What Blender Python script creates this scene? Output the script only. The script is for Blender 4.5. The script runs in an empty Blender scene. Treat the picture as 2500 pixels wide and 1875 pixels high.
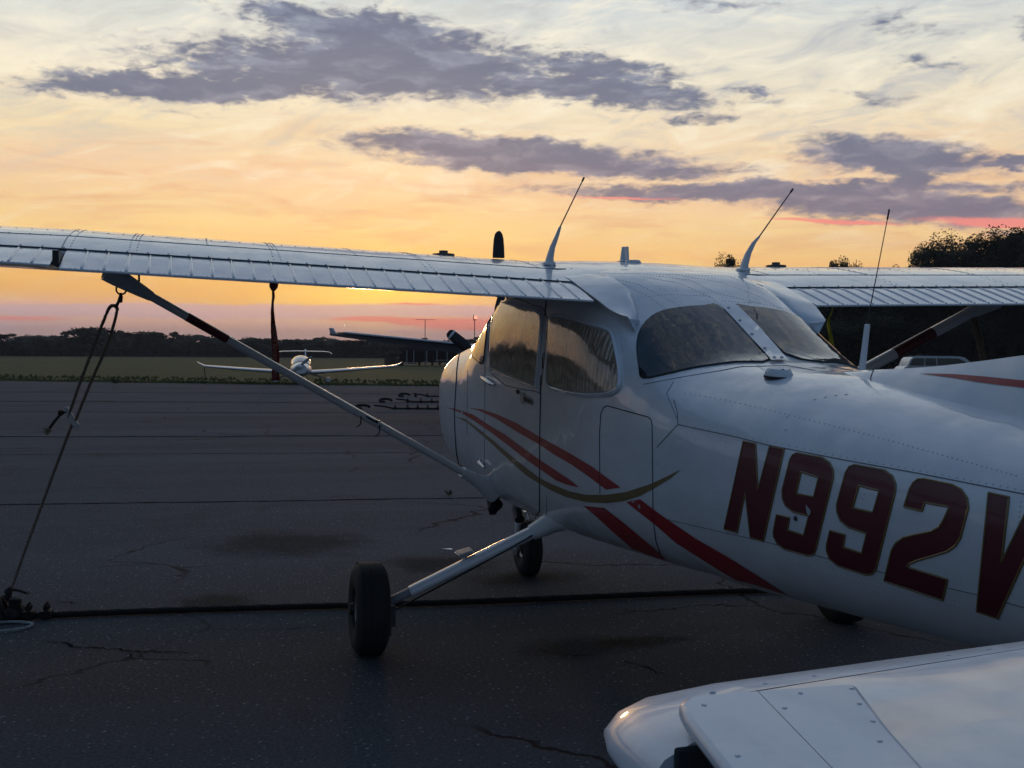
import bpy, bmesh, math, random
from math import sin, cos, pi, radians, atan2, sqrt, tan, asin
from mathutils import Vector, Matrix
from mathutils.bvhtree import BVHTree
random.seed(7)
SC = bpy.context.scene
COL = SC.collection
# ------------------------------------------------------------------ camera
# world = the parked airplane's own frame: +X ahead of its nose, +Y its left, Z up
CAM = Vector((-5.1165, 2.0783, 1.4326)); YAW, PITCH, ROLL, FPX = .2811, .0282, .0072, 2702.0
FW = Vector((cos(YAW)*cos(PITCH), -sin(YAW)*cos(PITCH), -sin(PITCH)))
_r = Vector((-sin(YAW), -cos(YAW), 0)); _u = _r.cross(FW)
RT = (_r*cos(ROLL) + _u*sin(ROLL)).normalized(); UP = (-_r*sin(ROLL) + _u*cos(ROLL)).normalized()
cd = bpy.data.cameras.new('camera'); cam = bpy.data.objects.new('camera', cd); COL.objects.link(cam)
cd.sensor_width = 36; cd.lens = FPX*36/2500; cd.clip_start = .05; cd.clip_end = 12000
M = Matrix((RT, UP, -FW)).transposed().to_4x4(); M.translation = CAM
cam.matrix_world = M
SC.camera = cam
K = 2500/2212
def ray(px, py): return (FW + RT*((px*K-1250)/FPX) - UP*((py*K-937.5)/FPX))
def hit(px, py, axis, val):
    d = ray(px, py); return CAM + d*((val-CAM[axis])/d[axis])
def dep(px, py, z): return CAM + ray(px, py)*z
def depth_of(P): return (Vector(P)-CAM).dot(FW)
def gnd(px, py, z=0): return hit(px, py, 2, z)
# ------------------------------------------------------------------ exposure
SC.view_settings.view_transform = 'Standard'; SC.view_settings.look = 'None'
SC.view_settings.exposure = 0; SC.view_settings.gamma = 1; SC.view_settings.use_curve_mapping = False
SC.render.engine = 'CYCLES'; SC.cycles.max_bounces = 6; SC.cycles.transparent_max_bounces = 12
def lin(c): return tuple(((v/255)/12.92 if v/255 <= .04045 else ((v/255+.055)/1.055)**2.4) for v in c)
# ------------------------------------------------------------------ node helper
class NT:
    def __init__(s, tree): s.t = tree; s.n = tree.nodes; s.l = tree.links
    def new(s, ty, **kw):
        n = s.n.new(ty)
        for k, v in kw.items(): setattr(n, k, v)
        return n
    def put(s, sock, v):
        if hasattr(v, 'is_output') or isinstance(v, bpy.types.NodeSocket): s.l.new(v, sock)
        else:
            try: sock.default_value = v
            except Exception: sock.default_value = (v, v, v)
    def m(s, op, a, b=None, c=None, clamp=False):
        n = s.new('ShaderNodeMath', operation=op, use_clamp=clamp); s.put(n.inputs[0], a)
        if b is not None: s.put(n.inputs[1], b)
        if c is not None: s.put(n.inputs[2], c)
        return n.outputs[0]
    def v(s, op, a, b=None):
        n = s.new('ShaderNodeVectorMath', operation=op); s.put(n.inputs[0], a)
        if b is not None: s.put(n.inputs[1], b)
        return n.outputs['Value'] if op in ('DOT_PRODUCT', 'LENGTH') else n.outputs[0]
    def noise(s, vec, scale, detail=3, rough=.5, dist=0):
        n = s.new('ShaderNodeTexNoise'); s.put(n.inputs['Vector'], vec)
        n.inputs['Scale'].default_value = scale; n.inputs['Detail'].default_value = detail
        n.inputs['Roughness'].default_value = rough; n.inputs['Distortion'].default_value = dist
        return n.outputs['Fac']
    def mr(s, v, a, b, c=0., d=1., smooth=False):
        n = s.new('ShaderNodeMapRange'); n.interpolation_type = 'SMOOTHSTEP' if smooth else 'LINEAR'
        s.put(n.inputs[0], v)
        for i, q in enumerate((a, b, c, d)): s.put(n.inputs[i+1], q)
        return n.outputs[0]
    def mix(s, f, a, b, mode='MIX'):
        n = s.new('ShaderNodeMix', data_type='RGBA', blend_type=mode); s.put(n.inputs[0], f)
        for i, q in ((6, a), (7, b)):
            if isinstance(q, tuple) and len(q) == 3: q = (*q, 1)
            s.put(n.inputs[i], q)
        return n.outputs[2]
    def ramp(s, f, stops, interp='LINEAR'):
        n = s.new('ShaderNodeValToRGB'); s.put(n.inputs[0], f); r = n.color_ramp; r.interpolation = interp
        r.elements.remove(r.elements[1]); r.elements[0].position = stops[0][0]; r.elements[0].color = (*stops[0][1], 1)
        for p, c in stops[1:]: r.elements.new(p).color = (*c, 1)
        return n.outputs[0]
    def comb(s, x, y, z=0.):
        n = s.new('ShaderNodeCombineXYZ')
        for i, q in enumerate((x, y, z)): s.put(n.inputs[i], q)
        return n.outputs[0]
    def sep(s, v):
        n = s.new('ShaderNodeSeparateXYZ'); s.put(n.inputs[0], v); return n.outputs
# ------------------------------------------------------------------ sky
def az_of(px): return math.degrees(math.atan((px*K-1250)/FPX))            # degrees right of the optical axis
def el_of(px, py): d = ray(px, py).normalized(); return math.degrees(asin(d.z))
SUN_AZ, SUN_EL = az_of(800), 3.0
W = bpy.data.worlds.new('World'); SC.world = W; W.use_nodes = True
T = NT(W.node_tree); T.n.clear()
out = T.new('ShaderNodeOutputWorld'); bg = T.new('ShaderNodeBackground'); bg.inputs[1].default_value = 1.18
tc = T.new('ShaderNodeTexCoord').outputs['Generated']
fwd0 = (cos(YAW), -sin(YAW), 0); rgt0 = (-sin(YAW), -cos(YAW), 0)
ca = T.v('DOT_PRODUCT', tc, fwd0); sa = T.v('DOT_PRODUCT', tc, rgt0)
AZ = T.m('MULTIPLY', T.m('ARCTAN2', sa, ca), 180/pi)                     # degrees, right positive
dz = T.sep(tc)[2]
EL = T.m('MULTIPLY', T.m('ARCSINE', dz), 180/pi)
pos = T.comb(AZ, EL)
# slow horizontal wander so no band is ruler-straight
w1 = T.m('SUBTRACT', T.noise(T.v('MULTIPLY', pos, (.055, .16, 1)), 1, 4, .55), .5)
ELw = T.m('ADD', EL, T.m('MULTIPLY', w1, 3.0))
def yy(y): return el_of(1106, y)
e2f = lambda e: (e+2)/92.
Ef = T.m('DIVIDE', T.m('ADD', ELw, 2), 92.)
def stops(lst): return [(max(0, e2f(yy(y))) if y is not None else p, lin(c)) for (y, p, c) in lst]
left = T.ramp(Ef, [(0, lin((120, 105, 120)))] + [(e2f(yy(y)), lin(c)) for y, c in
   ((768, (218, 190, 198)), (700, (228, 190, 190)), (668, (242, 192, 166)), (640, (250, 190, 116)), (590, (254, 198, 112)), (500, (251, 213, 150)), (400, (248, 211, 170)), (300, (242, 222, 182)), (190, (248, 236, 210)), (60, (222, 224, 216)), (0, (205, 213, 212)))] +
   [(e2f(22), lin((186, 198, 208))), (e2f(36), lin((140, 156, 180))), (e2f(52), lin((80, 108, 146))), (1, lin((66, 98, 138)))])
right = T.ramp(Ef, [(0, lin((110, 100, 120)))] + [(e2f(yy(y)), lin(c)) for y, c in
   ((768, (216, 186, 194)), (712, (228, 180, 182)), (690, (240, 142, 132)), (660, (240, 160, 125)), (600, (252, 190, 118)), (500, (251, 213, 152)), (440, (249, 210, 164)), (340, (244, 220, 184)), (220, (238, 226, 200)), (90, (222, 222, 212)), (0, (205, 214, 218)))] +
   [(e2f(22), lin((186, 198, 208))), (e2f(36), lin((140, 156, 180))), (e2f(52), lin((80, 108, 146))), (1, lin((66, 98, 138)))])
base = T.mix(T.mr(AZ, -16, 12, smooth=True), left, right)
# streaky thin cloud texture
st = T.noise(T.v('MULTIPLY', T.comb(T.m('ADD', AZ, T.m('MULTIPLY', EL, 2.2)), EL), (.07, .5, 1)), 1.6, 6, .62, .6)
base = T.mix(T.mr(st, .48, .72, 0, .45), base, T.mix(T.mr(EL, 3, 14), lin((238, 178, 125)), lin((206, 205, 200))))
base = T.mix(T.mr(st, .46, .25, 0, .40), base, T.mix(T.mr(EL, 3, 14), lin((255, 230, 140)), lin((255, 246, 224))))
# the glow round the sun
gx = T.m('SUBTRACT', AZ, az_of(850)); gy = T.m('SUBTRACT', ELw, yy(632))
g = T.m('ADD', T.m('POWER', T.m('DIVIDE', gx, 5.0), 2), T.m('POWER', T.m('DIVIDE', gy, 1.25), 2))
glow = T.m('EXPONENT', T.m('MULTIPLY', g, -1))
base = T.mix(T.m('MULTIPLY', glow, .95), base, (1.35, .92, .18))
g2 = T.m('ADD', T.m('POWER', T.m('DIVIDE', gx, 16.0), 2), T.m('POWER', T.m('DIVIDE', T.m('SUBTRACT', ELw, yy(560)), 4.), 2))
base = T.mix(T.m('MULTIPLY', T.m('EXPONENT', T.m('MULTIPLY', g2, -1)), .12), base, (1.1, .72, .16))
# clouds: lens shapes by azimuth / elevation, torn by noise
wn = T.new('ShaderNodeTexNoise'); T.put(wn.inputs['Vector'], T.v('MULTIPLY', pos, (.35, .8, 1)))
wn.inputs['Scale'].default_value = 1; wn.inputs['Detail'].default_value = 8; wn.inputs['Roughness'].default_value = .62
wv = T.v('MULTIPLY', T.v('SUBTRACT', wn.outputs['Color'], (.5, .5, .5)), (4.6, 1.8, 0))
cp = T.v('ADD', pos, wv)
puff = T.noise(T.v('MULTIPLY', pos, (.62, 1.7, 1)), 1.5, 6, .58, .4)
puff2 = T.noise(T.v('ADD', T.v('MULTIPLY', pos, (.34, 1.25, 1)), T.v('MULTIPLY', T.v('SUBTRACT', wn.outputs['Color'], (.5, .5, .5)), (1.4, 1.4, 0))), 1.0, 9, .62, .2)
def cloud_field(lst, p):
    acc = None
    for (x0, y0, x1, y1, th, s) in lst:        # ends of the long axis in photo units, thickness, weight
        a0, a1 = az_of(x0), az_of(x1); e0, e1 = el_of(x0, y0), el_of(x1, y1)
        cx, cy = (a0+a1)/2, (e0+e1)/2; L = sqrt((a1-a0)**2+(e1-e0)**2)/2; b = th*K/FPX*57.3/2
        an = atan2(e1-e0, a1-a0)
        q = T.v('SUBTRACT', p, (cx, cy, 0))
        u = T.m('DIVIDE', T.v('DOT_PRODUCT', q, (cos(an), sin(an), 0)), L)
        v = T.m('DIVIDE', T.v('DOT_PRODUCT', q, (-sin(an), cos(an), 0)), b)
        r = T.m('SQRT', T.m('ADD', T.m('MULTIPLY', u, u), T.m('MULTIPLY', v, v)))
        f = T.m('MULTIPLY', T.mr(r, 1.75, .30), s)
        acc = f if acc is None else T.m('MAXIMUM', acc, f)
    return acc
CL = [(60, 178, 760, 190, 62, 1), (330, 128, 1250, 150, 120, 1.), (560, 45, 1100, 120, 105, .95), (480, 20, 820, 60, 60, .8),
      (1000, 170, 1560, 215, 66, .95), (1060, 110, 1500, 185, 60, .8), (740, 302, 1420, 345, 60, 1), (860, 340, 1620, 368, 46, .95),
      (1180, 412, 2230, 405, 40, 1), (1620, 432, 2300, 458, 60, 1), (1730, 325, 2120, 350, 74, 1.05), (1880, 380, 2060, 400, 60, .9),
      (2060, 350, 2260, 345, 26, .8), (1400, 250, 1620, 262, 34, .62), (1560, 190, 1700, 215, 30, .6), (1900, 130, 2120, 150, 50, .58), (1780, 195, 2000, 225, 44, .55),
      (1380, 8, 1700, 14, 36, .5), (1820, 30, 2060, 70, 60, .5), (0, 186, 200, 200, 22, .6), (2040, 490, 2300, 500, 24, .55), (300, 238, 480, 258, 14, .45),
      (2160, 60, 2300, 80, 40, .55)]
fld = cloud_field(CL, cp)
dens = T.m('ADD', fld, T.m('MULTIPLY', T.m('SUBTRACT', puff, .5), T.mr(EL, 5, 14, .35, 1.0)))
mask = T.mr(dens, .28, .74, smooth=True)
wsp = T.noise(T.v('MULTIPLY', T.comb(T.m('ADD', AZ, T.m('MULTIPLY', EL, -1.4)), EL), (.16, .42, 1)), 1.5, 8, .64, .8)
thin = T.m('MULTIPLY', T.mr(wsp, .50, .70), T.mr(EL, 6.5, 12, 0, .75))
base = T.mix(thin, base, T.mix(T.mr(AZ, -10, 10), lin((196, 196, 190)), lin((176, 182, 192))))
base = T.mix(T.m('MULTIPLY', T.mr(wsp, .48, .32), T.mr(EL, 5, 10, .1, .6)), base, lin((255, 246, 222)))
lowm = T.noise(T.v('MULTIPLY', pos, (.10, .62, 1)), 1.4, 7, .6, .5)
lowf = T.m('MULTIPLY', T.mr(lowm, .50, .66), T.m('MULTIPLY', T.mr(EL, 2.5, 4.5), T.mr(EL, 13, 8)))
base = T.mix(T.m('MULTIPLY', lowf, .55), base, lin((226, 172, 132)))
rim = T.mr(dens, .62, .36)
ccol = T.mix(T.mr(EL, 4, 11), lin((124, 114, 138)), lin((88, 104, 136)))
ccol = T.mix(T.m('MULTIPLY', T.m('MULTIPLY', T.mr(puff2, .44, .66, smooth=True), .8), T.mr(dens, 1.15, .6, .25, 1)), ccol, T.mix(T.mr(EL, 5, 14), lin((176, 154, 162)), lin((146, 158, 180))))
rimc = T.mix(T.mr(EL, 5.5, 12), lin((240, 150, 128)), lin((205, 196, 192)))
ccol = T.mix(T.m('MULTIPLY', rim, .6), ccol, rimc)
sky1 = T.mix(T.m('MULTIPLY', mask, .92), base, ccol)
# low bank of grey-mauve cloud above the horizon and the red streaks in it
bank = [(-200, 668, 1100, 672, 30, .9), (1200, 640, 2400, 668, 34, .7), (620, 668, 1120, 672, 26, 1)]
cpb = T.v('ADD', pos, T.v('MULTIPLY', wv, (.5, .22, 0)))
bk = T.mr(cloud_field(bank, cpb), .3, .62, smooth=True)
sky1 = T.mix(T.m('MULTIPLY', bk, .75), sky1, lin((214, 184, 192)))
red = [(730, 688, 1010, 697, 12, 1), (900, 700, 1200, 705, 26, 1.), (820, 694, 930, 699, 12, .9), (-100, 690, 170, 688, 16, .55), (830, 655, 960, 657, 6, .7), (1640, 470, 1960, 484, 9, .75), (2000, 474, 2400, 488, 20, .9), (1180, 424, 1500, 430, 7, .6)]
rk = T.mr(cloud_field(red, cpb), .25, .7, smooth=True)
sky1 = T.mix(T.m('MULTIPLY', rk, .9), sky1, lin((252, 146, 136)))
# away from the sunset the sky goes on as dim dusk blue, with soft cloud
far = T.mr(T.m('ABSOLUTE', AZ), 27, 56, smooth=True)
dusk = T.ramp(T.m('DIVIDE', T.m('ADD', EL, 2), 92.), [(0, lin((70, 78, 86))), (.03, lin((120, 130, 142))), (.15, lin((96, 116, 138))), (.4, lin((70, 98, 132))), (1, lin((66, 98, 138)))])
pinkish = T.m('MULTIPLY', T.mr(T.m('ABSOLUTE', AZ), 24, 40, smooth=True), T.mr(EL, 16, 4, 0, .6))
sky1 = T.mix(pinkish, sky1, lin((214, 172, 150)))
sky1 = T.mix(far, sky1, dusk)
# physical sky underneath, same sun
nis = T.new('ShaderNodeTexSky', sky_type='NISHITA'); nis.sun_disc = False
nis.sun_elevation = radians(SUN_EL)
sd = Vector((cos(YAW+radians(SUN_AZ)), -sin(YAW+radians(SUN_AZ)), tan(radians(SUN_EL)))).normalized()   # towards the sun
nis.sun_rotation = atan2(sd.x, sd.y); nis.air_density = 1.2; nis.dust_density = 2.0
nsk = T.mix(1.0, nis.outputs[0], (.05, .05, .05), 'MULTIPLY')
fin = T.mix(.12, sky1, nsk)
T.l.new(fin, bg.inputs[0]); T.l.new(bg.outputs[0], out.inputs[0])
# ------------------------------------------------------------------ sun, almost down behind thin cloud
sl = bpy.data.lights.new('sun', 'SUN'); sl.energy = .22; sl.angle = radians(3); sl.color = (1, .55, .25)
so = bpy.data.objects.new('sun', sl); COL.objects.link(so); so.rotation_euler = (-sd).to_track_quat('-Z', 'Y').to_euler()
so.location = (0, 0, 30)
# ------------------------------------------------------------------ materials
def mat(name, col, rough=.5, metal=0., coat=0., spec=.5, bump=None, var=None, sheen=0):
    m = bpy.data.materials.new(name); m.use_nodes = True; t = NT(m.node_tree); b = t.n['Principled BSDF']
    b.inputs['Base Color'].default_value = (*col, 1); b.inputs['Roughness'].default_value = rough
    b.inputs['Metallic'].default_value = metal; b.inputs['Coat Weight'].default_value = coat
    b.inputs['Coat Roughness'].default_value = .06; b.inputs['Specular IOR Level'].default_value = spec
    o = t.new('ShaderNodeTexCoord').outputs['Object']
    if var:
        sc, amt = var; n = t.noise(o, sc, 5, .6)
        t.l.new(t.mix(t.mr(n, .3, .7), tuple(c*(1-amt) for c in col), tuple(min(1, c*(1+amt)) for c in col)), b.inputs['Base Color'])
    if bump:
        sc, st_ = bump; bn = t.new('ShaderNodeBump'); bn.inputs['Strength'].default_value = st_; bn.inputs['Distance'].default_value = .01
        t.l.new(t.noise(o, sc, 4, .6), bn.inputs['Height']); t.l.new(bn.outputs[0], b.inputs['Normal'])
        t.l.new(bn.outputs[0], b.inputs['Coat Normal'])
    return m
def paint(name, col, rough=.3, oil=.012, coat=.85, grime=.18):
    """aircraft enamel: slight oil-canning of the skin, dust film, streaks"""
    m = mat(name, col, rough, coat=coat); t = NT(m.node_tree); b = t.n['Principled BSDF']
    o = t.new('ShaderNodeTexCoord').outputs['Object']
    d1 = t.noise(t.v('MULTIPLY', o, (.6, 1, 1.6)), 9, 6, .65); d2 = t.noise(o, 90, 3, .6)
    f = t.m('ADD', t.m('MULTIPLY', t.mr(d1, .45, .75), .8), t.m('MULTIPLY', t.mr(d2, .55, .8), .35), clamp=True)
    t.l.new(t.mix(t.m('MULTIPLY', f, grime), col, tuple(c*.45 for c in col)), b.inputs['Base Color'])
    t.l.new(t.mr(f, 0, 1, rough, rough+.25), b.inputs['Roughness'])
    t.l.new(t.mr(d1, .35, .7, .04, .13), b.inputs['Coat Roughness'])
    bn = t.new('ShaderNodeBump'); bn.inputs['Strength'].default_value = 1; bn.inputs['Distance'].default_value = oil
    t.l.new(t.noise(t.v('MULTIPLY', o, (1, 1, 1)), 3.2, 2, .4), bn.inputs['Height'])
    t.l.new(bn.outputs[0], b.inputs['Normal']); t.l.new(bn.outputs[0], b.inputs['Coat Normal'])
    return m
WHITE = paint('white_enamel', (.74, .75, .76), oil=.016, grime=.28)
WHITE2 = paint('white_enamel_wing', (.74, .75, .77), rough=.26, oil=.006)
PLASTIC = paint('white_plastic', (.70, .71, .72), rough=.45, coat=.3, oil=.002)
RED = paint('red_stripe', (.36, .012, .018), rough=.5, coat=.35, grime=.1, oil=.004)
DRED = paint('dark_red_letters', (.10, .006, .012), rough=.5, coat=.25, grime=.1, oil=.004)
GOLD = paint('gold_stripe', (.20, .13, .04), rough=.4, coat=.5, grime=.1, oil=.004)
SEAM = mat('seam_shadow_gap', (.03, .032, .036), .8); FINE = mat('fine_skin_seam', (.17, .18, .20), .7)
BLACK = mat('black_plastic', (.012, .012, .013), .5)
RUBBER = mat('tyre_rubber', (.016, .016, .017), .78, bump=(60, .3), var=(8, .3))
ALU = mat('bare_aluminium', (.55, .56, .58), .32, metal=1, bump=(40, .05))
STEEL = mat('dark_steel', (.10, .10, .105), .45, metal=.8, bump=(60, .3))
RIVET = mat('rivet_paint', (.60, .61, .63), .4, coat=.5)
SEAL = mat('window_rubber_seal', (.03, .03, .032), .6)
GREYP = mat('grey_paint', (.30, .31, .33), .5, var=(6, .2))
def glassmat(name, tint, gl=.05):
    m = bpy.data.materials.new(name); m.use_nodes = True; t = NT(m.node_tree); t.n.clear()
    o = t.new('ShaderNodeOutputMaterial'); tr = t.new('ShaderNodeBsdfTransparent'); tr.inputs[0].default_value = (*tint, 1)
    g = t.new('ShaderNodeBsdfGlossy'); g.inputs['Roughness'].default_value = gl
    fr = t.new('ShaderNodeFresnel'); fr.inputs[0].default_value = 1.5
    co = t.new('ShaderNodeTexCoord').outputs['Object']; bn = t.new('ShaderNodeBump'); bn.inputs['Distance'].default_value = .0025
    t.l.new(t.noise(co, 6, 2, .5), bn.inputs['Height']); t.l.new(bn.outputs[0], g.inputs['Normal']); t.l.new(bn.outputs[0], fr.inputs['Normal'])
    mx = t.new('ShaderNodeMixShader'); t.l.new(t.m('MULTIPLY', fr.outputs[0], 1.4, clamp=True), mx.inputs[0])
    t.l.new(tr.outputs[0], mx.inputs[1]); t.l.new(g.outputs[0], mx.inputs[2]); t.l.new(mx.outputs[0], o.inputs[0]); return m
GLASS = glassmat('acrylic_window', (.96, .94, .91), .09); DGLASS = glassmat('tinted_acrylic', (.55, .58, .62), .06)
def crumple():
    m = mat('crumpled_sunshade', (.36, .29, .22), .40, metal=.5); t = NT(m.node_tree); b = t.n['Principled BSDF']
    o = t.new('ShaderNodeTexCoord').outputs['Object']
    wv_ = t.new('ShaderNodeTexWave'); wv_.inputs['Scale'].default_value = 9; wv_.inputs['Distortion'].default_value = 4; wv_.inputs['Detail'].default_value = 3
    t.put(wv_.inputs['Vector'], t.v('MULTIPLY', o, (1, 1, .25)))
    vo = t.new('ShaderNodeTexVoronoi', feature='DISTANCE_TO_EDGE'); vo.inputs['Scale'].default_value = 7; t.l.new(o, vo.inputs['Vector'])
    h = t.m('ADD', t.m('MULTIPLY', wv_.outputs['Fac'], .22), t.m('MULTIPLY', t.noise(o, 14, 5, .6), 1.))
    h = t.m('ADD', h, t.mr(vo.outputs[0], 0, .08, 0, .4))
    bn = t.new('ShaderNodeBump'); bn.inputs['Strength'].default_value = .9; bn.inputs['Distance'].default_value = .03
    t.l.new(h, bn.inputs['Height']); t.l.new(bn.outputs[0], b.inputs['Normal'])
    t.l.new(t.mix(t.mr(h, .5, 1.5), (.78, .66, .55), (.95, .86, .76)), b.inputs['Base Color']); return m
SHADE = crumple()
MAROON = paint('dull_maroon_band', (.12, .012, .016), rough=.45, coat=.3); TAILW = paint('tail_white_enamel', (.70, .73, .77), rough=.42, oil=.010, coat=.55, grime=.3)
CABIN = mat('painted_cabin_shade', (.10, .105, .115), .8, var=(2.5, .6))  # shade of the cabin as a flat colour, no interior is cut
# ------------------------------------------------------------------ mesh builder
class MB:
    def __init__(s): s.v = []; s.f = []
    def add(s, vs, fs):
        o = len(s.v); s.v += [tuple(p) for p in vs]; s.f += [tuple(i+o for i in f) for f in fs]; return s
    def grid(s, rows, close=False, cap=False):
        n = len(rows[0]); vs = [p for r in rows for p in r]; fs = []
        for i in range(len(rows)-1):
            for j in range(n if close else n-1):
                a = i*n+j; b = i*n+(j+1) % n; fs.append((a, b, b+n, a+n))
        if cap and close:
            fs.append(tuple(range(n))[::-1]); fs.append(tuple((len(rows)-1)*n+k for k in range(n)))
        return s.add(vs, fs)
    def box(s, c, d, rot=None):
        c = Vector(c); vs = []
        for x in (-1, 1):
            for y in (-1, 1):
                for z in (-1, 1):
                    p = Vector((x*d[0]/2, y*d[1]/2, z*d[2]/2)); p = (rot @ p) if rot else p; vs.append(c+p)
        return s.add(vs, [(0, 1, 3, 2), (4, 6, 7, 5), (0, 4, 5, 1), (2, 3, 7, 6), (0, 2, 6, 4), (1, 5, 7, 3)])
    def tube(s, pts, r, n=8, cap=True, flat=None):
        pts = [Vector(p) for p in pts]; rows = []; up = None
        for i, p in enumerate(pts):
            t = (pts[min(i+1, len(pts)-1)]-pts[max(i-1, 0)]).normalized()
            if up is None: up = Vector((0, 0, 1)) if abs(t.z) < .9 else Vector((1, 0, 0))
            a = t.cross(up).normalized(); b = a.cross(t).normalized(); up = b
            rr = r[i] if isinstance(r, (list, tuple)) else r
            k = flat if flat else 1
            rows.append([p + a*cos(2*pi*j/n)*rr + b*sin(2*pi*j/n)*rr*k for j in range(n)])
        return s.grid(rows, True, cap)
    def lathe(s, prof, c, axis, n=32):
        c = Vector(c); ax = Vector(axis).normalized(); u = ax.orthogonal().normalized(); w = ax.cross(u); rows = []
        for (h, r) in prof: rows.append([c+ax*h+(u*cos(2*pi*j/n)+w*sin(2*pi*j/n))*max(r, 1e-4) for j in range(n)])
        return s.grid(rows, True, True)
    def prism(s, poly, d):
        n = len(poly); d = Vector(d); vs = [Vector(p) for p in poly]+[Vector(p)+d for p in poly]
        return s.add(vs, [tuple(range(n))[::-1], tuple(range(n, 2*n))]+[(i, (i+1) % n, (i+1) % n+n, i+n) for i in range(n)])
    def build(s, name, m, parent=None, smooth=True, ang=40, bevel=0, **props):
        me = bpy.data.meshes.new(name); me.from_pydata(s.v, [], s.f)
        bm = bmesh.new(); bm.from_mesh(me); bmesh.ops.recalc_face_normals(bm, faces=bm.faces)
        bm.to_mesh(me); bm.free()
        o = bpy.data.objects.new(name, me); COL.objects.link(o); o.data.materials.append(m)
        if smooth:
            for p in me.polygons: p.use_smooth = True
            try: me.set_sharp_from_angle(angle=radians(ang))
            except Exception: pass
        if bevel:
            b = o.modifiers.new('bevel', 'BEVEL'); b.width = bevel; b.segments = 2; b.limit_method = 'ANGLE'
        if parent: par(o, parent)
        for k, v in props.items(): o[k] = v
        return o
def par(o, p):
    o.parent = p
    o.matrix_parent_inverse = Matrix.Translation(p.location).inverted() if p.type == 'EMPTY' else Matrix()
def thing(name, label, cat, loc, group=None):
    o = bpy.data.objects.new(name, None); COL.objects.link(o); o.location = loc; o.empty_display_size = .3
    o['label'] = label; o['category'] = cat
    if group: o['group'] = group
    return o
def tag(o, label, cat, group=None):
    o['label'] = label; o['category'] = cat
    if group: o['group'] = group
    return o
def cat_spline(pts, n=6):
    pts = [Vector(p) for p in pts]; r = []
    for i in range(len(pts)-1):
        p0 = pts[max(i-1, 0)]; p1 = pts[i]; p2 = pts[i+1]; p3 = pts[min(i+2, len(pts)-1)]
        for k in range(n):
            t = k/n; r.append(.5*((2*p1)+(p2-p0)*t+(2*p0-5*p1+4*p2-p3)*t*t+(3*p1-p0-3*p2+p3)*t**3))
    r.append(pts[-1]); return r
def lerp_tab(tab, x):
    """monotone cubic-ish interpolation of a table sorted by x"""
    n = len(tab)
    if x <= tab[0][0]: return list(tab[0][1:])
    if x >= tab[-1][0]: return list(tab[-1][1:])
    for i in range(n-1):
        if tab[i][0] <= x <= tab[i+1][0]: break
    x0, x1 = tab[i][0], tab[i+1][0]; h = x1-x0; t = (x-x0)/h; res = []
    for k in range(1, len(tab[0])):
        y0, y1 = tab[i][k], tab[i+1][k]; d = (y1-y0)/h
        dm = (y0-tab[i-1][k])/(x0-tab[i-1][0]) if i > 0 else d
        dp = (tab[i+2][k]-y1)/(tab[i+2][0]-x1) if i < n-2 else d
        m0 = 0 if dm*d <= 0 else 2*dm*d/(dm+d); m1 = 0 if dp*d <= 0 else 2*dp*d/(dp+d)
        res.append((2*t**3-3*t*t+1)*y0+(t**3-2*t*t+t)*h*m0+(-2*t**3+3*t*t)*y1+(t**3-t*t)*h*m1)
    return res
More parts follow.
